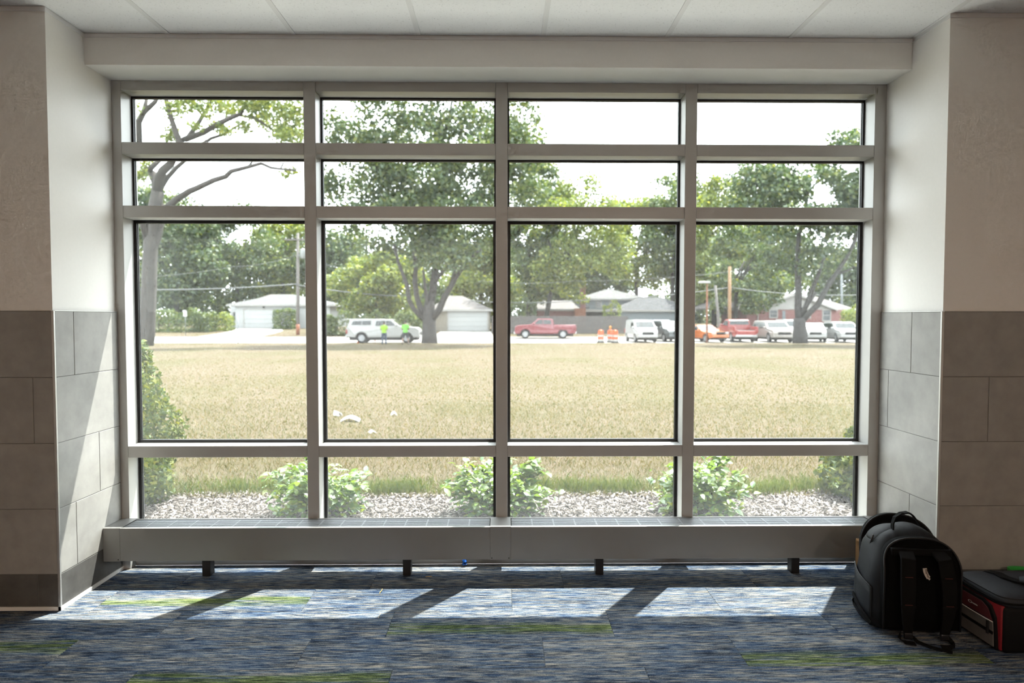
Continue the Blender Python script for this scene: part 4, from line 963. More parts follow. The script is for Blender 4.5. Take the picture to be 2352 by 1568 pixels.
def vehicle(name, loc, rz, top, W, belt, wheels, paint, label, wins, screens, tumble=.28, zb=.42, wr=.38, bed=None, group=None, cat='car', chrome=False, taper=.10, grille=True, light=True):
    """top: side outline rear to front over the roof; wins: side window outlines; screens: (kind, outline index)"""
    root = empty(name, loc, rz, label, cat, group); Lx = max(p[0] for p in top)
    def hw(x, z):
        h = W/2 - max(0, z - belt)*tumble - max(0, .6 - z)*.08
        e = min(x, Lx - x); return h - (taper*(1 - min(1, e/.7))**2)
    out = list(top); ra = wr + .09
    for wx in sorted(wheels, reverse=True):
        out.append((wx + ra, zb))
        for k in range(1, 8):
            a = math.pi * k / 8; out.append((wx + ra*math.cos(a), max(zb, wr + ra*math.sin(a))))
        out.append((wx - ra, zb))
    n = len(out); cx = Lx/2
    vs = [(x - cx, -hw(x, z), z) for x, z in out] + [(x - cx, hw(x, z), z) for x, z in out]
    fs = [tuple(range(n)), tuple(range(2*n-1, n-1, -1))] + [(i, n+i, n+(i+1) % n, (i+1) % n) for i in range(n)]
    b = MB().add(vs, fs).build('body', paint, root); bv = b.modifiers.new('round', 'BEVEL'); bv.width = .045; bv.segments = 2; bv.limit_method = 'ANGLE'; bv.angle_limit = math.radians(38)
    MB().box(-Lx/2 + .25, Lx/2 - .25, -W/2 + .12, W/2 - .12, .22, zb + .45).build('underbody', M['under'], root)
    for s in (-1, 1):
        for wpoly in wins:
            q = MB(); m = len(wpoly)
            q.add([(x - cx, s*(hw(x, z) - .006), z) for x, z in wpoly] + [(x - cx, s*(hw(x, z) + .012), z) for x, z in wpoly], [tuple(range(m)), tuple(range(2*m-1, m-1, -1))] + [(i, (i+1) % m, m+(i+1) % m, m+i) for i in range(m)])
            q.build('side_window', M['car_glass'], root)
        for wx in wheels:
            w = link('wheel', WHEEL, None, root, (wx - cx, s*(W/2 - .12), wr), (0, 0, 0), (wr/.4, 1, wr/.4)); link('rim', RIM, None, w)
        mx = max(p[0] for w_ in wins for p in w_); MB().rbox(mx - cx - .12, mx - cx + .06, s*(W/2 - .02) - .0 if s > 0 else -W/2 - .18, (W/2 + .18) if s > 0 else -(W/2 - .02), belt - .02, belt + .16, .03).build('mirror', paint, root)
        if light:
            MB().rbox(Lx/2 - .16, Lx/2 - .02, s*(W/2 - .40) if s > 0 else -(W/2 - .10), (W/2 - .10) if s > 0 else -(W/2 - .40), .68, .86, .03).build('headlamp', M['lamp_clear'], root)
            MB().rbox(-Lx/2 - .015, -Lx/2 + .12, s*(W/2 - .24) if s > 0 else -(W/2 - .04), (W/2 - .04) if s > 0 else -(W/2 - .24), .75, 1.08, .02).build('tail_lamp', M['lamp_red'], root)
    for kind, i in screens:
        (x0, z0), (x1, z1) = top[i], top[i+1]; q = lambda t: (x0 + (x1-x0)*t, z0 + (z1-z0)*t); a, c = q(.08), q(.92)
        nx, nz_ = -(z1 - z0), (x1 - x0); l = math.hypot(nx, nz_); nx, nz_ = nx/l*.014, nz_/l*.014
        f = lambda p, s, k: (p[0] - cx + nx*k, s*(hw(*p) - .10), p[1] + nz_*k)
        MB().add([f(a,-1,-.4), f(a,1,-.4), f(c,1,-.4), f(c,-1,-.4), f(a,-1,1), f(a,1,1), f(c,1,1), f(c,-1,1)], [(0,1,2,3),(7,6,5,4),(0,4,5,1),(1,5,6,2),(2,6,7,3),(3,7,4,0)]).build(kind, M['car_glass'], root)
    bm_ = M['chrome'] if chrome else paint
    MB().rbox(Lx/2 - .10, Lx/2 + .05, -W/2 + .10, W/2 - .10, .40, .62, .05).build('front_bumper', bm_, root)
    MB().rbox(-Lx/2 - .06, -Lx/2 + .10, -W/2 + .10, W/2 - .10, .42, .64, .05).build('rear_bumper', bm_, root)
    if grille: MB().rbox(Lx/2 - .04, Lx/2 + .015, -W/2 + .45, W/2 - .45, .66, .88, .02).build('grille', M['under'], root)
    if bed:
        x0, x1, z0, z1, gate = bed
        for s in (-1, 1):
            MB().rbox(x0 - cx, x1 - cx, s*(W/2 - .09) if s > 0 else -(W/2 - .005), (W/2 - .005) if s > 0 else -(W/2 - .09), z0 - .1, z1, .02).build('bed_side', paint, root)
        if gate: MB().rbox(x0 - cx - .01, x0 - cx + .06, -W/2 + .09, W/2 - .09, z0 - .1, z1, .02).build('tailgate', paint, root)
        MB().box(x0 - cx + .06, x1 - cx, -W/2 + .095, W/2 - .095, z0 - .02, z0 + .03).build('bed_liner', M['under'], root)
    return root
def spot(u, y): return (X(u, y), y, ground(y))
PICK = [(0, .50), (0, .95), (2.1, .95), (2.12, 1.42), (2.2, 1.82), (2.5, 1.90), (3.6, 1.90), (4.35, 1.33), (5.55, 1.24), (5.82, 1.08), (5.88, .62), (5.80, .45)]
PWIN = [[(2.35, 1.38), (2.42, 1.76), (3.12, 1.80), (3.12, 1.38)], [(3.18, 1.38), (3.18, 1.80), (3.55, 1.79), (4.02, 1.42), (4.02, 1.38)]]
PSC = [('rear_screen', 3), ('windscreen', 6)]
TOPPER = [(0, .50), (0, 1.22), (.12, 1.32), (.30, 1.90), (.55, 1.94), (2.5, 1.93), (3.6, 1.90), (4.38, 1.34), (5.55, 1.25), (5.82, 1.08), (5.88, .62), (5.80, .45)]
wt = vehicle('pickup_truck', spot(884, 48.9), 0, TOPPER, 1.98, 1.36, [1.25, 4.85], M['car_white'], 'white pickup with a covered bed parked beside the two workers', [[(.45, 1.46), (.58, 1.76), (1.25, 1.78), (1.25, 1.46)], [(1.30, 1.46), (1.30, 1.78), (2.0, 1.79), (2.0, 1.46)]] + PWIN, [('windscreen', 6)], .2, .45, .40, cat='pickup truck')
MB().rbox(-3.15, -2.65, -.7, .7, 1.86, 1.92, .02).build('raised_hatch', M['car_white'], wt).rotation_euler = (0, .0, 0)
vehicle('pickup_truck', spot(1251, 58.6), math.pi, PICK, 1.98, 1.34, [1.25, 4.85], M['car_red'], 'dark red pickup parked in front of the grey wooden fence', PWIN, PSC, .26, .45, .41, (0.0, 2.1, .95, 1.30, True), chrome=True, cat='pickup truck')
vehicle('pickup_truck', spot(1692, 51.9), math.radians(85), PICK, 1.92, 1.34, [1.2, 4.85], M['car_bright_red'], 'bright red pickup seen from behind with its bed open', PWIN, PSC, .26, .45, .40, (0.0, 2.1, .95, 1.30, False), chrome=True, cat='pickup truck')
VAN = [(0, .45), (0, 1.0), (.08, 1.72), (.35, 1.86), (2.6, 1.86), (3.1, 1.76), (3.75, 1.18), (4.35, .98), (4.5, .78), (4.5, .45)]
vehicle('van', spot(1472, 50.8), math.radians(-87), VAN, 1.82, 1.15, [.85, 3.65], M['car_white'], 'small white delivery van beside the orange barrels', [[(2.35, 1.18), (2.35, 1.66), (2.95, 1.62), (3.4, 1.22)]], [('windscreen', 5)], .16, .36, .33, cat='van')
SUV = [(0, .45), (-.0, 1.0), (.22, 1.62), (.55, 1.78), (2.5, 1.80), (3.0, 1.72), (3.7, 1.18), (4.65, 1.04), (4.85, .82), (4.85, .45)]
SWIN = [[(.45, 1.18), (.62, 1.58), (1.45, 1.64), (1.45, 1.18)], [(1.52, 1.18), (1.52, 1.64), (2.35, 1.64), (2.35, 1.18)], [(2.42, 1.18), (2.42, 1.64), (2.92, 1.60), (3.42, 1.22)]]
SSC = [('rear_screen', 1), ('windscreen', 5)]
vehicle('suv', spot(1535, 52.0), math.radians(-84), SUV, 1.9, 1.15, [.9, 3.85], M['car_dark'], 'dark green grey vehicle right of the small white van', SWIN, SSC, .22, .38, .36)
vehicle('suv', spot(1480, 57.0), math.radians(80), SUV, 1.9, 1.15, [.9, 3.85], M['car_dark'], 'dark car whose roof shows over the small white van', SWIN, SSC, .22, .38, .36)
vehicle('suv', spot(1512, 58.6), math.radians(84), SUV, 1.9, 1.15, [.9, 3.85], M['car_blue'], 'dark blue car between the white van and the dark vehicle', SWIN, SSC, .22, .38, .36)
SED = [(0, .42), (0, .86), (.55, .98), (1.05, 1.38), (2.3, 1.42), (3.15, .96), (4.3, .82), (4.5, .64), (4.48, .42)]
EWIN = [[(.85, .99), (1.12, 1.32), (1.75, 1.35), (1.75, .99)], [(1.82, .99), (1.82, 1.35), (2.28, 1.34), (2.85, .99)]]
vehicle('sedan_car', spot(1618, 50.9), math.radians(-72), SED, 1.78, .95, [.8, 3.6], M['car_orange'], 'low orange car behind the third mullion beside the lamp post', EWIN, [('rear_screen', 2), ('windscreen', 4)], .3, .32, .32)
vehicle('suv', spot(1775, 50.9), math.radians(-91), SUV, 1.96, 1.15, [.95, 3.9], M['car_cream'], 'pale silver SUV right of the bright red pickup', SWIN, SSC, .22, .40, .38)
vehicle('van', spot(1817, 58.0), math.radians(-95), VAN, 1.9, 1.15, [.85, 3.65], M['car_white'], 'white van with roof bars partly behind the dark maple trunk', [[(2.35, 1.18), (2.35, 1.66), (2.95, 1.62), (3.4, 1.22)]], [('windscreen', 5)], .16, .36, .33, cat='van')
vehicle('sedan_car', spot(1867, 51.0), math.radians(-110), [(x, z*1.12) for x, z in SED], 1.8, 1.06, [.8, 3.6], M['car_white'], 'white hatchback just right of the dark maple trunk', [[(x, z*1.12) for x, z in w] for w in EWIN], [('rear_screen', 2), ('windscreen', 4)], .3, .34, .34)
vehicle('suv', spot(1932, 50.8), math.radians(-99), [(x*.98, z*.95) for x, z in SUV], 1.88, 1.09, [.9, 3.8], M['car_white'], 'white SUV at the right end of the row of cars', [[(x*.98, z*.95) for x, z in w] for w in SWIN], SSC, .22, .36, .36)

# ------------------------------------------------------------------ two workers seen from behind
M['skin'] = plain('skin', (.30, .18, .13), .6); M['hivis'] = plain('lime_work_shirt', (.28, .50, .03), .8); M['hivis2'] = plain('green_lime_work_shirt', (.18, .52, .07), .8)
M['jeans'] = plain('navy_trousers', (.025, .045, .085), .85); M['shorts'] = plain('black_shorts', (.012, .016, .026), .85); M['hair'] = plain('dark_hair', (.03, .022, .018), .8); M['boot'] = plain('dark_boot', (.02, .018, .016), .7)
def remesh(o, vox):
    r = o.modifiers.new('one_skin', 'REMESH'); r.mode = 'VOXEL'; r.voxel_size = vox; r.use_smooth_shade = True
    s = o.modifiers.new('soft', 'SMOOTH'); s.iterations = 3; s.factor = .5
def person(loc, rz, h, label, shirt, legs, short, stance, arm):
    k = h / 1.76; o = empty('person', loc, rz, label, 'person', 'workers by the white pickup'); o.scale = (k, k, k)
    ax = .10 + stance; hip = .09
    body = MB()
    body.tube([(0, 0, 1.46), (0, .005, 1.53), (0, .02, 1.57)], [.06, .055, .055], 12)                                  # neck
    body.loft([superring(0, .03 + dy, z, a, b, 2.2, 18) for z, a, b, dy in [(1.535, .03, .04, 0), (1.56, .055, .07, .005), (1.60, .068, .088, .005), (1.66, .075, .098, 0), (1.71, .07, .092, 0), (1.75, .045, .06, 0), (1.76, .01, .01, 0)]])   # head, looking along +y
    body.add([(-.012, .125, 1.625), (.012, .125, 1.625), (0, .15, 1.63), (0, .125, 1.67)], [(0,1,2),(1,3,2),(3,0,2),(0,3,1)])    # nose
    for s in (-1, 1): body.lathe([(.003, -.012), (.028, -.006), (.03, .006), (.01, .012)], 8, 'x', (s*.076, .02, 1.645))              # ears
    body.loft([superring(0, dy, z, a, b, 2.4, 20) for z, a, b, dy in [(.88, .155, .105, 0), (.98, .16, .11, 0), (1.10, .150, .10, .0), (1.25, .165, .11, 0), (1.36, .175, .105, 0), (1.43, .14, .085, 0), (1.48, .07, .06, 0)]])
    hands = []
    for s in (-1, 1):
        a = [(s*.165, 0, 1.40), (s*.215, -.01, 1.30), (s*.25, -.02, 1.13), (s*.235, .02, 1.10), (s*.15 * arm, .20, 1.12), (s*.09 * arm, .25, 1.14)]
        body.tube(a, [.062, .056, .047, .045, .035, .028], 12)
        w = Vector(a[-1]); body.loft([[(w.x - s*t, w.y + .012*math.sin(q) + t*.35, w.z + .036*math.cos(q)) for q in [2*math.pi*i/10 for i in range(10)]] for t in (-.01, .03, .075)])
        for f in range(4): body.tube([(w.x - s*.07, w.y + .028, w.z + .027 - .018*f), (w.x - s*.105, w.y + .035, w.z + .026 - .018*f), (w.x - s*(.128 - .006*abs(f-1)), w.y + .018, w.z + .024 - .017*f)], .0088, 6)
        body.tube([(w.x - s*.02, w.y + .02, w.z + .03), (w.x - s*.05, w.y + .025, w.z + .058), (w.x - s*.075, w.y + .02, w.z + .066)], .0095, 6)
        body.tube([(s*hip, 0, .90), (s*(hip + .3*stance), .01, .70), (s*(hip + .6*stance), .015, .50), (s*(hip + .8*stance), -.005, .32), (s*(hip + stance), -.01, .09)], [.088, .082, .058, .056, .04], 12)
        body.loft([superring(s*(hip + stance), .055, z, a_, b_, 2.5, 14) for z, a_, b_ in [(0, .048, .13), (.03, .05, .132), (.07, .045, .10), (.10, .04, .06)]])
    bo = body.build('body', M['skin'], o); remesh(bo, .009)
    sh = MB().loft([superring(0, dy, z, a, b, 2.5, 24) for z, a, b, dy in [(.86, .180, .130, 0), (.95, .182, .132, 0), (1.08, .176, .124, 0), (1.22, .186, .13, 0), (1.34, .195, .124, 0), (1.41, .175, .105, 0), (1.46, .10, .08, 0), (1.485, .075, .068, 0)]])
    for s in (-1, 1): sh.tube([(s*.14, 0, 1.41), (s*.195, -.005, 1.36), (s*.225, -.012, 1.26), (s*.243, -.018, 1.17)], [.075, .078, .074, .074], 14)
    so_ = sh.build('shirt', shirt, o); remesh(so_, .012)
    tr_ = MB().loft([superring(0, 0, z, a, b, 2.5, 20) for z, a, b in [(.76, .165, .115), (.86, .172, .122), (.95, .168, .118)]])
    end = .46 if short else .06
    for s in (-1, 1):
        P = [(s*hip, 0, .88), (s*(hip + .3*stance), .01, .70), (s*(hip + .62*stance), .012, .47)]; rd = [.105, .104, .096]
        if not short: P += [(s*(hip + .8*stance), -.003, .30), (s*(hip + stance), -.005, .05)]; rd = [.103, .098, .082, .075, .072]
        tr_.tube(P, rd, 14)
    to_ = tr_.build('shorts' if short else 'trousers', legs, o); remesh(to_, .012)
    MB().loft([superring(0, .022 + dy, z, a, b, 2.2, 18) for z, a, b, dy in [(1.60, .072, .082, -.018), (1.66, .082, .098, -.010), (1.72, .078, .098, 0), (1.765, .05, .066, 0), (1.775, .01, .01, 0)]]).build('hair', M['hair'], o)
    for s in (-1, 1): MB().loft([superring(s*(hip + stance), .055, z, a_, b_, 2.6, 14) for z, a_, b_ in [(-.002, .052, .136), (.03, .054, .138), (.075, .049, .105), (.11, .046, .066), (.15, .046, .055)]]).build('boot', M['boot'], o)
    return o
person(spot(882, 46.0), math.radians(-4), 1.76, 'worker in yellow green shirt and navy trousers seen from behind, arms folded', M['hivis'], M['jeans'], False, .05, 1.0)
person(spot(931, 46.0), math.radians(6), 1.82, 'worker in lime shirt and black shorts seen from behind, legs apart', M['hivis2'], M['shorts'], True, .14, .9)

# ------------------------------------------------------------------ street things
M['barrel'] = plain('orange_plastic', (.62, .10, .012), .5); M['reflect'] = plain('white_reflective_band', (.42, .42, .40), .5); M['amber'] = plain('amber_lens', (.75, .25, .01), .3)
def barrel(u, y, label, lamp):
    o = empty('traffic_barrel', spot(u, y), 0, label, 'barrel', 'orange traffic barrels'); r = lambda z: .29 - .06*z
    zs = [(0, .12, 'base'), (.12, .30, 'band'), (.30, .48, 'ring'), (.48, .66, 'band'), (.66, .84, 'ring'), (.84, 1.0, 'top')]
    MB().lathe([(.33, 0), (.34, .04), (.30, .07), (.29, .12)], 18).build('foot', M['tyre'], o)
    for z0, z1, nm in zs[1:]:
        w = nm == 'band'; e = -.008 if w else 0
        MB().lathe([(r(z0) + e, z0), (r(z0) + e, z0 + .01), (r(z1) + e, z1 - .01), (r(z1) + e, z1)] + ([(.10, z1 + .03), (.09, z1 + .05)] if nm == 'top' else []), 18).build('white_band' if w else 'orange_ring', M['reflect'] if w else M['barrel'], o)
    MB().box(-.09, .09, -.02, .02, 1.03, 1.10).build('handle', M['barrel'], o)
    if lamp: MB().lathe([(.03, 1.10), (.05, 1.12), (.06, 1.16)], 12).lathe([(.10, -.05), (.11, -.03), (.11, .03), (.10, .05)], 16, 'y', (0, 0, 1.26)).build('warning_lamp', M['amber'], o)
barrel(1380, 48.9, 'orange and white traffic barrel standing apart on the left of the three', False)
barrel(1402, 49.6, 'orange traffic barrel with an amber lamp on top, half hidden', True)
barrel(1413, 48.5, 'orange and white traffic barrel in front of the one with the lamp', False)
def cone(u, y, s, label):
    o = empty('traffic_cone', spot(u, y), 0, label, 'cone', 'traffic cones by the white pickup'); o.scale = (s, s, s)
    MB().rbox(-.19, .19, -.19, .19, 0, .03, .01).build('foot', M['barrel'], o); MB().lathe([(.14, .03), (.025, .5)], 16).build('cone_body', M['barrel'], o)
cone(822, 48.2, .55, 'small red orange cone behind the rear wheel of the white pickup'); cone(861, 50.6, .5, 'small red orange cone under the middle of the white pickup')

M['pole_grey'] = plain('weathered_pole_wood', (.17, .155, .145), .9, noise=.2, scale=5, stretch=(1, 1, .1)); M['pole_tan'] = plain('new_pole_wood', (.32, .19, .10), .85, noise=.15, scale=5, stretch=(1, 1, .1))
M['steel_grey'] = plain('galvanised_steel', (.22, .24, .25), .5, metal=.4); M['transformer'] = plain('grey_transformer', (.30, .32, .32), .5); M['rust'] = plain('red_brown_pole_foot', (.28, .10, .05), .9); M['wire'] = plain('overhead_wire', (.16, .17, .17), .6)
def pole(name, u, vt, y, r, mat, label, ut=None, cat='pole', group='poles along the street'):
    b = Vector(spot(u, y)); t = at(ut if ut else u, vt, y); o = empty(name, b, 0, label, cat, group)
    MB().tube([(0, 0, 0), ((t - b) * .5)[:], (t - b)[:]], [r, r*.9, r*.75], 12).build('post', mat, o); return o, t - b
o, t = pole('utility_pole', 684, 535, 62.5, .17, M['pole_grey'], 'tall weathered utility pole with a transformer near the white garage', cat='utility pole')
MB().lathe([(.02, -.55), (.26, -.5), (.28, .3), (.24, .42), (.05, .48)], 16, 'z', (t.x + .55, -.1, t.z - 2.05)).build('transformer', M['transformer'], o)
MB().box(t.x - 1.3, t.x + 1.3, -.22, -.12, t.z - .75, t.z - .62).build('crossarm', M['pole_grey'], o); MB().box(t.x - .1, t.x + .3, -.1, -.02, t.z - 2.3, t.z - 2.2).build('bracket', M['steel_grey'], o)
MB().tube([(0, 0, 0), (0, 0, 1.1)], [.182, .180], 12).build('pole_foot', M['rust'], o)
for dx in (-1.15, -.5, .5, 1.15): MB().lathe([(.03, 0), (.06, .04), (.05, .12), (.02, .16)], 10, 'z', (t.x + dx, -.17, t.z - .62)).build('insulator', M['lamp_clear'], o)
pole('utility_pole', 1676, 612, 61, .19, M['pole_tan'], 'tan wooden pole standing behind the bright red pickup', cat='utility pole')
pole('leaning_pole', 1654, 655, 59.5, .15, M['pole_grey'], 'grey leaning pole between the lamp post and the tan pole', 1643)
pole('thin_pole', 1933, 630, 84, .17, M['steel_grey'], 'thin pale pole above the right end of the brick house roof')
o, t = pole('lamp_post', 1624, 650, 49.0, .07, M['rust'], 'slender brown lamp post with a flat pale head', cat='lamp post')
MB().rbox(t.x - .70, t.x + .25, -.18, .18, t.z - .02, t.z + .14, .05).build('lamp_head', M['lamp_clear'], o); MB().tube([t[:], (t.x - .15, 0, t.z + .04)], .04, 8).build('lamp_arm', M['steel_grey'], o)
def sign(u, y, vt, boards, label, r=.03):
    b = Vector(spot(u, y)); t = at(u, vt, y); o = empty('sign_post', b, 0, label, 'sign', 'small signs by the street')
    MB().tube([(0, 0, 0), (0, 0, (t - b).z)], r, 8).build('post', M['steel_grey'], o)
    for x0, x1, z0, z1, m_ in boards: MB().rbox(x0, x1, -.05, -.035, z0, z1, .01, 1).build('sign_board', m_, o)
M['sign_pale'] = plain('pale_sign_back', (.30, .33, .31), .6); M['sign_white'] = plain('white_sign', (.62, .62, .60), .6)
sign(342, 47.6, 722, [(-.20, -.02, 1.02, 1.75, M['sign_pale']), (.02, .20, 1.02, 1.75, M['sign_pale'])], 'twin panelled pale sign on a thin green post at the far left')
sign(426, 61.5, 712, [(-.18, .18, 1.92, 2.5, M['sign_white'])], 'white topped sign post in front of the hedge')
sign(546, 47.3, 727, [], 'bare thin dark post in front of the white driveway', .045)
# wires
def wire(pts, label, r=.03, sag=.25):
    P = [];
    for (a, b) in zip(pts, pts[1:]):
        A, B = at(*a), at(*b)
        for i in range(12): k = i/12; P.append(A.lerp(B, k) - Vector((0, 0, sag*4*k*(1-k))))
    P.append(at(*pts[-1])); c0 = P[0]
    tag(MB().tube([p - c0 for p in P], r, 5).build('overhead_wire', M['wire'], None, c0), label, 'wire', 'overhead wires')
wire([(250, 664, 62.3), (683, 652, 62.3)], 'thick low wire running left from the utility pole', .06); wire([(683, 654, 62.4), (960, 681, 64)], 'wire running from the utility pole down towards the maple', .06)
wire([(250, 640, 62.6), (540, 612, 62.6), (683, 585, 62.6)], 'thin upper wire left of the utility pole', .022); wire([(683, 586, 62.6), (830, 622, 64)], 'thin upper wire right of the utility pole', .022)
wire([(1080, 690, 66), (1330, 690, 66), (1676, 660, 61)], 'wire sloping across the blue grey house roof to the tan pole', .045); wire([(1100, 645, 66), (1320, 645, 66), (1676, 624, 61)], 'thin wire crossing the trees above the fence', .022)
wire([(1676, 660, 61), (2100, 668, 61)], 'wire running right from the tan pole over the brick house', .04, .6)

# hedges and yard shrubs
def hedge(name, u0, u1, y, h, d, mat, label, n, size=.2, lumpy=.15, group='hedges beyond the street'):
    x0, x1 = X(u0, y), X(u1, y); b = Vector(((x0+x1)/2, y, ground(y))); o = empty(name, b, 0, label, 'hedge', group); w = (x1 - x0)/2
    P = NP.uniform(-1, 1, (n, 3)); f = NP.integers(0, 6, n)
    for k in range(3):
        for s in (-1, 1): m_ = f == 2*k + (s > 0); P[m_, k] = s * NP.uniform(.75, 1, m_.sum())
    l = 1 + lumpy*np.sin(P[:, 0]*w*2.1 + 1) + lumpy*.6*np.sin(P[:, 0]*w*5.3)
    q = np.stack([P[:, 0]*w, P[:, 1]*d*(1 - .2*np.maximum(0, P[:, 2])), (P[:, 2]*.5 + .5)*h*l], 1)
    tag(link('foliage', mesh_np('foliage', rand_quads(q, size, None, .7), 4, M[mat]), None, o), kind='stuff')
    st = MB(); rs = random.Random(int(u0))
    for k in range(max(3, int(w*1.2))):
        xx = rs.uniform(-w*.9, w*.9); st.tube([(xx, 0, 0), (xx + rs.uniform(-.2, .2), rs.uniform(-.2, .2), h*.7)], [.05, .02], 6)
    st.build('stems', M['bark'], o)
hedge('hedge', 130, 492, 67, 2.15, 1.0, 'leaf_mid', 'long green hedge left of the white driveway', 13500)
hedge('hedge', 488, 532, 68.5, 1.7, 1.0, 'leaf_pale', 'rounded shrub at the end of the long hedge by the driveway', 1500)
hedge('hedge', 745, 972, 62, 2.2, .9, 'leaf_mid', 'clipped hedge behind the white pickup', 7000)
hedge('round_bush', 632, 678, 72, 2.25, 1.1, 'leaf_mid', 'round bush in front of the white garage wall', 2600, .2, .05)
hedge('round_bush', 1938, 1990, 64, 2.6, 1.0, 'leaf_pale', 'yellowish bush at the right corner of the brick house', 2000)
hedge('round_bush', 1385, 1425, 70, 2.9, .7, 'leaf_pale', 'small bush showing above the end of the grey fence', 1000)
hedge('round_bush', 1168, 1232, 71, 3.3, 1.2, 'leaf_dark', 'dark bush behind the left end of the grey fence', 2600)

for u0, u1, hh, lb in [(60, 420, 3.4, 'behind the long hedge at the left'), (420, 520, 3.6, 'left of the white house'), (735, 900, 3.6, 'right of the white house'), (900, 1010, 3.6, 'behind the large maple trunk'), (1120, 1240, 4.2, 'left of the low brick house'), (1480, 1600, 4.0, 'right of the blue grey house'), (1590, 1730, 4.2, 'behind the lamp post and poles'), (1925, 2260, 4.2, 'at the far right of the brick house')]:
    hedge('thicket', u0, u1, 97, hh, 2.0, 'leaf_dark', 'dark thicket far back ' + lb, 2600, .5, .14, 'distant thickets')

# grey board fence
M['fence'] = plain('weathered_fence_boards', (.125, .115, .112), .9, noise=.3, scale=4, stretch=(3, 1, .2))
yf = 64.5; xa, xb = X(1130, yf), X(1442, yf); zb_ = ground(yf); hf = Z(725, yf) - zb_
fo = empty('board_fence', ((xa+xb)/2, yf, zb_), 0, 'grey weathered board fence behind the dark red pickup', 'fence')
fb = MB(); rs = random.Random(5); k = int((xb - xa)/.15)
for i in range(k):
    x = (xa - xb)/2 + (xb - xa)*i/k; hh = hf + rs.uniform(-.03, .03); yo = rs.uniform(-.006, .006); fb.prism([(x, yo, 0), (x + .138, yo, 0), (x + .138, yo, hh - .05), (x + .10, yo, hh), (x + .038, yo, hh), (x, yo, hh - .05)], (0, .02, 0))
fb.build('boards', M['fence'], fo)['kind'] = 'stuff'
for z in (.3, hf*.55, hf - .3): MB().box((xa-xb)/2, (xb-xa)/2, .022, .06, z, z + .09).build('rail', M['fence'], fo)
for i in range(6): x = (xa-xb)/2 + (xb-xa)*i/5; MB().box(x - .05, x + .05, .06, .16, -.3, hf - .1).build('post', M['fence'], fo)

# ------------------------------------------------------------------ houses
M['white_wall'] = plain('white_siding', (.48, .49, .49), .8, noise=.03, scale=2); M['beige_wall'] = plain('beige_siding', (.30, .27, .22), .8); M['blue_wall'] = plain('blue_grey_siding', (.20, .235, .255), .8)
M['shingle_grey'] = plain('grey_shingles', (.085, .088, .087), .9, noise=.2, scale=6); M['shingle_dark'] = plain('dark_grey_shingles', (.042, .046, .053), .9, noise=.2, scale=6); M['shingle_pale'] = plain('pale_shingles', (.115, .104, .098), .9, noise=.15, scale=6)
M['trimwhite'] = plain('white_trim', (.38, .37, .35), .7); M['pane_dark'] = plain('dark_window_pane', (.03, .038, .042), .15); M['painted_shade'] = plain('painted_porch_shade', (.03, .03, .03), .9)
def brick_mat():
    m, t, N, L = nodes_of('red_brick'); b = N['Principled BSDF']; b.inputs['Roughness'].default_value = .9
    tc = N.new('ShaderNodeTexCoord'); mp = N.new('ShaderNodeMapping'); mp.inputs['Rotation'].default_value = (math.pi/2, 0, 0); L.new(tc.outputs['Object'], mp.inputs[0])
    k = N.new('ShaderNodeTexBrick'); k.inputs['Scale'].default_value = 4.5; k.inputs['Color1'].default_value = (.115, .045, .042, 1); k.inputs['Color2'].default_value = (.15, .06, .055, 1); k.inputs['Mortar'].default_value = (.19, .14, .13, 1); k.inputs['Mortar Size'].default_value = .012
    L.new(mp.outputs[0], k.inputs[0]); L.new(k.outputs[0], b.inputs['Base Color']); return m
M['brick'] = brick_mat(); M['orange_brick'] = plain('orange_brick', (.30, .13, .08), .9, noise=.1, scale=8)
def hip(root, x0, x1, y0, y1, z0, z1, r0, r1, mat, name='roof', over=.35, th=.18):
    """hip roof on a rectangle; the ridge runs along x from r0 to r1"""
    x0, x1, y0, y1 = x0 - over, x1 + over, y0 - over, y1 + over; ym = (y0 + y1)/2
    o = MB().add([(x0,y0,z0),(x1,y0,z0),(x1,y1,z0),(x0,y1,z0),(x0,y0,z0+.03),(x1,y0,z0+.03),(x1,y1,z0+.03),(x0,y1,z0+.03),(r0,ym,z1),(r1,ym,z1)], [(0,3,2,1),(0,1,5,4),(1,2,6,5),(2,3,7,6),(3,0,4,7),(4,5,9,8),(5,6,9),(6,7,8,9),(7,4,8)]).build(name, mat, root)
    f = MB().box(x0 - .02, x1 + .02, y0 - .03, y0 - .001, z0 - th, z0 + .04).box(x0 - .03, x0, y0, y1, z0 - th, z0 + .04).box(x1, x1 + .03, y0, y1, z0 - th, z0 + .04); f.build('fascia', M['trimwhite'], o); return o
def gable_front(root, x0, x1, y0, y1, z0, z1, mat, wallmat, over=.4, th=.16, name='roof'):
    xm = (x0 + x1)/2; dz = (z1 - z0)/((x1 - x0)/2)*over
    MB().prism([(x0, y0, z0), (x1, y0, z0), (xm, y0, z1)], (0, .15, 0)).build('gable_wall', wallmat, root)
    q = MB()
    for s in (-1, 1):
        xe = xm + s*((x1 - x0)/2 + over); q.prism([(xe, y0 - over, z0 - dz), (xm, y0 - over, z1), (xm, y0 - over, z1 + th), (xe, y0 - over, z0 - dz + th)], (0, y1 - y0 + 2*over, 0))
    o = q.build(name, mat, root)
    f = MB()
    for s in (-1, 1): xe = xm + s*((x1 - x0)/2 + over); f.prism([(xe, y0 - over - .03, z0 - dz - .04), (xm, y0 - over - .03, z1 - .04), (xm, y0 - over - .03, z1 + th), (xe, y0 - over - .03, z0 - dz + th)], (0, .028, 0))
    f.build('barge_board', M['trimwhite'], o); return o
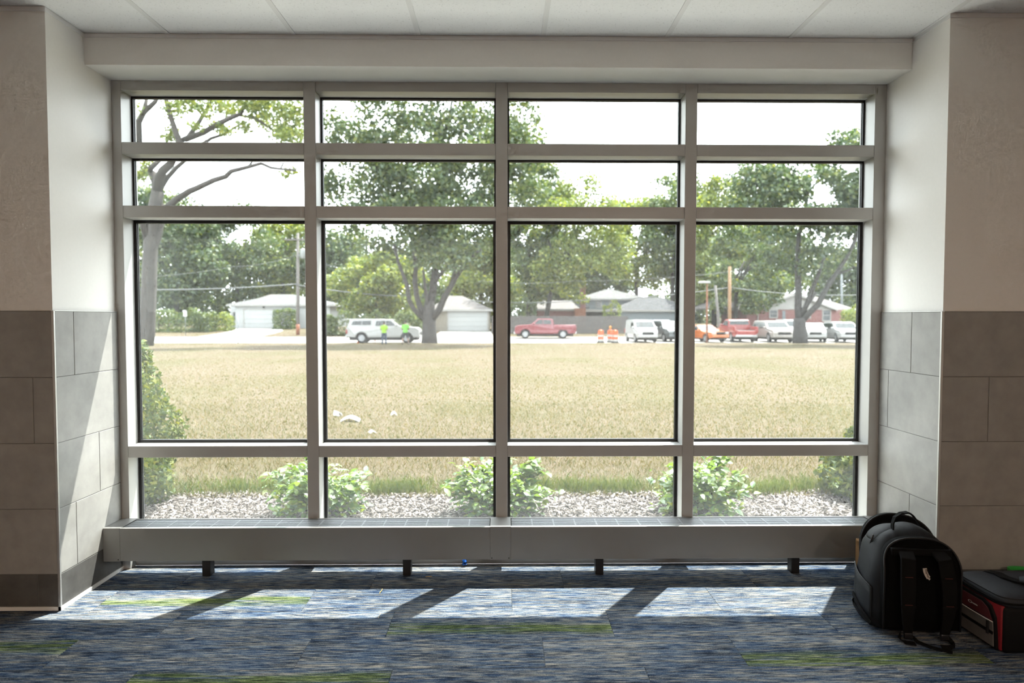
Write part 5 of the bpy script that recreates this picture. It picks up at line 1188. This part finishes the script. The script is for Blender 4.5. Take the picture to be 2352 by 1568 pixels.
def win(root, x0, x1, y, z0, z1, rows=2):
    w = MB().box(x0 - .1, x1 + .1, y - .06, y + .02, z1, z1 + .1).box(x0 - .1, x1 + .1, y - .08, y + .02, z0 - .12, z0).box(x0 - .1, x0, y - .06, y + .02, z0, z1).box(x1, x1 + .1, y - .06, y + .02, z0, z1)
    for i in range(1, rows): zz = z0 + (z1 - z0)*i/rows; w.box(x0, x1, y - .055, y + .0, zz - .03, zz + .03)
    f = w.build('window_frame', M['trimwhite'], root)
    MB().box(x0, x1, y - .03, y + .0, z0, z1).build('pane', M['pane_dark'], f)
def garage_door(root, x0, x1, y, z0, z1, mat, n=4):
    d = None
    fr = MB().box(x0 - .15, x0, y - .05, y, z0, z1 + .15).box(x1, x1 + .15, y - .05, y, z0, z1 + .15).box(x0, x1, y - .05, y, z1, z1 + .15).build('garage_door', M['trimwhite'], root)
    for i in range(n): MB().rbox(x0, x1, y - .045, y - .005, z0 + (z1-z0)*i/n + .008, z0 + (z1-z0)*(i+1)/n - .008, .012, 1).build('door_panel', mat, fr)
# white garage house
y = 73.5; g0 = ground(y); h = empty('house', (X(640, y), y, g0), 0, 'white house with a double garage door and grey hip roof', 'house', 'houses across the street')
ux = lambda u: X(u, y) - h.location.x; vz = lambda v: Z(v, y) - g0
MB().box(ux(541), ux(758), 0, 9, -.6, vz(702)).build('wall', M['white_wall'], h); MB().box(ux(505), ux(541), 3, 9, -.6, vz(702)).build('wing_wall', M['white_wall'], h)
garage_door(h, ux(562), ux(642), -.001, .02, vz(712), M['white_wall'])
hip(h, ux(530), ux(764), 0, 9, vz(700), vz(674), ux(606), ux(650), M['shingle_grey']); hip(h, ux(508), ux(640), 5, 13, vz(701), vz(670), ux(560), ux(620), M['shingle_pale'], 'rear_roof')
win(h, ux(512), ux(517), 2.99, .9, 1.9); win(h, ux(527), ux(534), 2.99, .9, 1.9); MB().lathe([(.12, 0), (.16, .06), (.1, .16)], 10, 'y', (ux(607), -.2, vz(705))).build('wall_lamp', M['screw'], h)
# beige garage behind the maple
y = 67.8; g0 = ground(y); h = empty('garage', (X(1065, y), y, g0), 0, 'beige garage with a white door and pale hip roof behind the maple', 'garage', 'houses across the street')
ux = lambda u: X(u, y) - h.location.x; vz = lambda v: Z(v, y) - g0
MB().box(ux(992), ux(1124), 0, 6.5, -.6, vz(711)).build('wall', M['beige_wall'], h); garage_door(h, ux(1030), ux(1119), -.001, .02, vz(716), M['white_wall'])
hip(h, ux(992), ux(1124), 0, 6.5, vz(711), vz(677), ux(1026), ux(1058), M['shingle_pale'])
# blue grey house with a lower wing
y = 79; g0 = ground(y); h = empty('house', (X(1420, y), y, g0), 0, 'blue grey house with dark roofs behind the grey fence', 'house', 'houses across the street')
ux = lambda u: X(u, y) - h.location.x; vz = lambda v: Z(v, y) - g0
MB().box(ux(1336), ux(1482), 0, 8, -.6, vz(686)).build('wall', M['blue_wall'], h); hip(h, ux(1332), ux(1486), 0, 8, vz(686), vz(661), ux(1402), ux(1416), M['shingle_grey'])
win(h, ux(1370), ux(1380), -.001, vz(704), vz(692), 3); win(h, ux(1400), ux(1408), -.001, vz(704), vz(692), 3)
MB().box(ux(1408), ux(1562), -4.5, -.01, -.6, vz(714)).build('wing_wall', M['blue_wall'], h); hip(h, ux(1405), ux(1566), -4.5, 0.5, vz(713), vz(684), ux(1462), ux(1512), M['shingle_dark'], 'wing_roof')
MB().box(ux(1336), ux(1406), -1.5, -.01, vz(716), vz(710)).build('porch_eave', M['trimwhite'], h); MB().box(ux(1345), ux(1388), -1.2, -1.0, -.5, vz(717)).build('porch_shade', M['painted_shade'], h)  # dark slab painted in as the shade below the porch eave
MB().prism([(ux(1336), -.08, vz(689)), (ux(1341), -.08, vz(689)), (ux(1354), -.08, vz(708)), (ux(1346), -.08, vz(708))], (0, .05, 0)).build('brace_board', M['pane_dark'], h)
# long low brick house left of it
y = 76; g0 = ground(y); h = empty('house', (X(1285, y), y, g0), 0, 'low brick house with a pale roof and brick chimney above the fence', 'house', 'houses across the street')
ux = lambda u: X(u, y) - h.location.x; vz = lambda v: Z(v, y) - g0
MB().box(ux(1222), ux(1326), 0, 7, -.6, vz(711)).build('wall', M['brick'], h); hip(h, ux(1222), ux(1326), 0, 7, vz(710), vz(688), ux(1240), ux(1318), M['shingle_pale'])
MB().box(ux(1338), ux(1350), 2.2, 2.9, 0, vz(655)).box(ux(1337), ux(1351), 2.15, 2.95, vz(655), vz(653)).build('chimney', M['brick'], h); MB().box(ux(1318), ux(1343), -1.0, -.4, -.6, vz(708)).build('brick_block', M['orange_brick'], h)
# brick house at the right
y = 72; g0 = ground(y); h = empty('house', (X(1820, y), y, g0), 0, 'red brick house with white gables behind the parked cars', 'house', 'houses across the street')
ux = lambda u: X(u, y) - h.location.x; vz = lambda v: Z(v, y) - g0
MB().box(ux(1716), ux(1940), 0, 9, -.6, vz(711)).build('wall', M['brick'], h); gable_front(h, ux(1735), ux(1912), -.05, 9, vz(710), vz(676), M['shingle_pale'], M['trimwhite'])
hip(h, ux(1706), ux(1956), .5, 9.5, vz(708), vz(676), ux(1790), ux(1918), M['shingle_pale'], 'main_roof')
gable_front(h, ux(1640), ux(1718), 2, 8, vz(706), vz(688), M['shingle_pale'], M['white_wall'], name='porch_roof')
for a, b, z in ((1766, 1786, 728), (1888, 1908, 735), (1850, 1862, 728)): win(h, ux(a) + .1, ux(b) - .1, -.001, vz(z), vz(712), 2)
MB().box(ux(1740) - .05, ux(1740) + .05, -.12, -.02, 0, vz(712)).build('downpipe', M['trimwhite'], h); MB().box(ux(1800) - .18, ux(1800) + .18, -.03, 0, .5, vz(713)).build('shutter', M['blue_wall'], h)
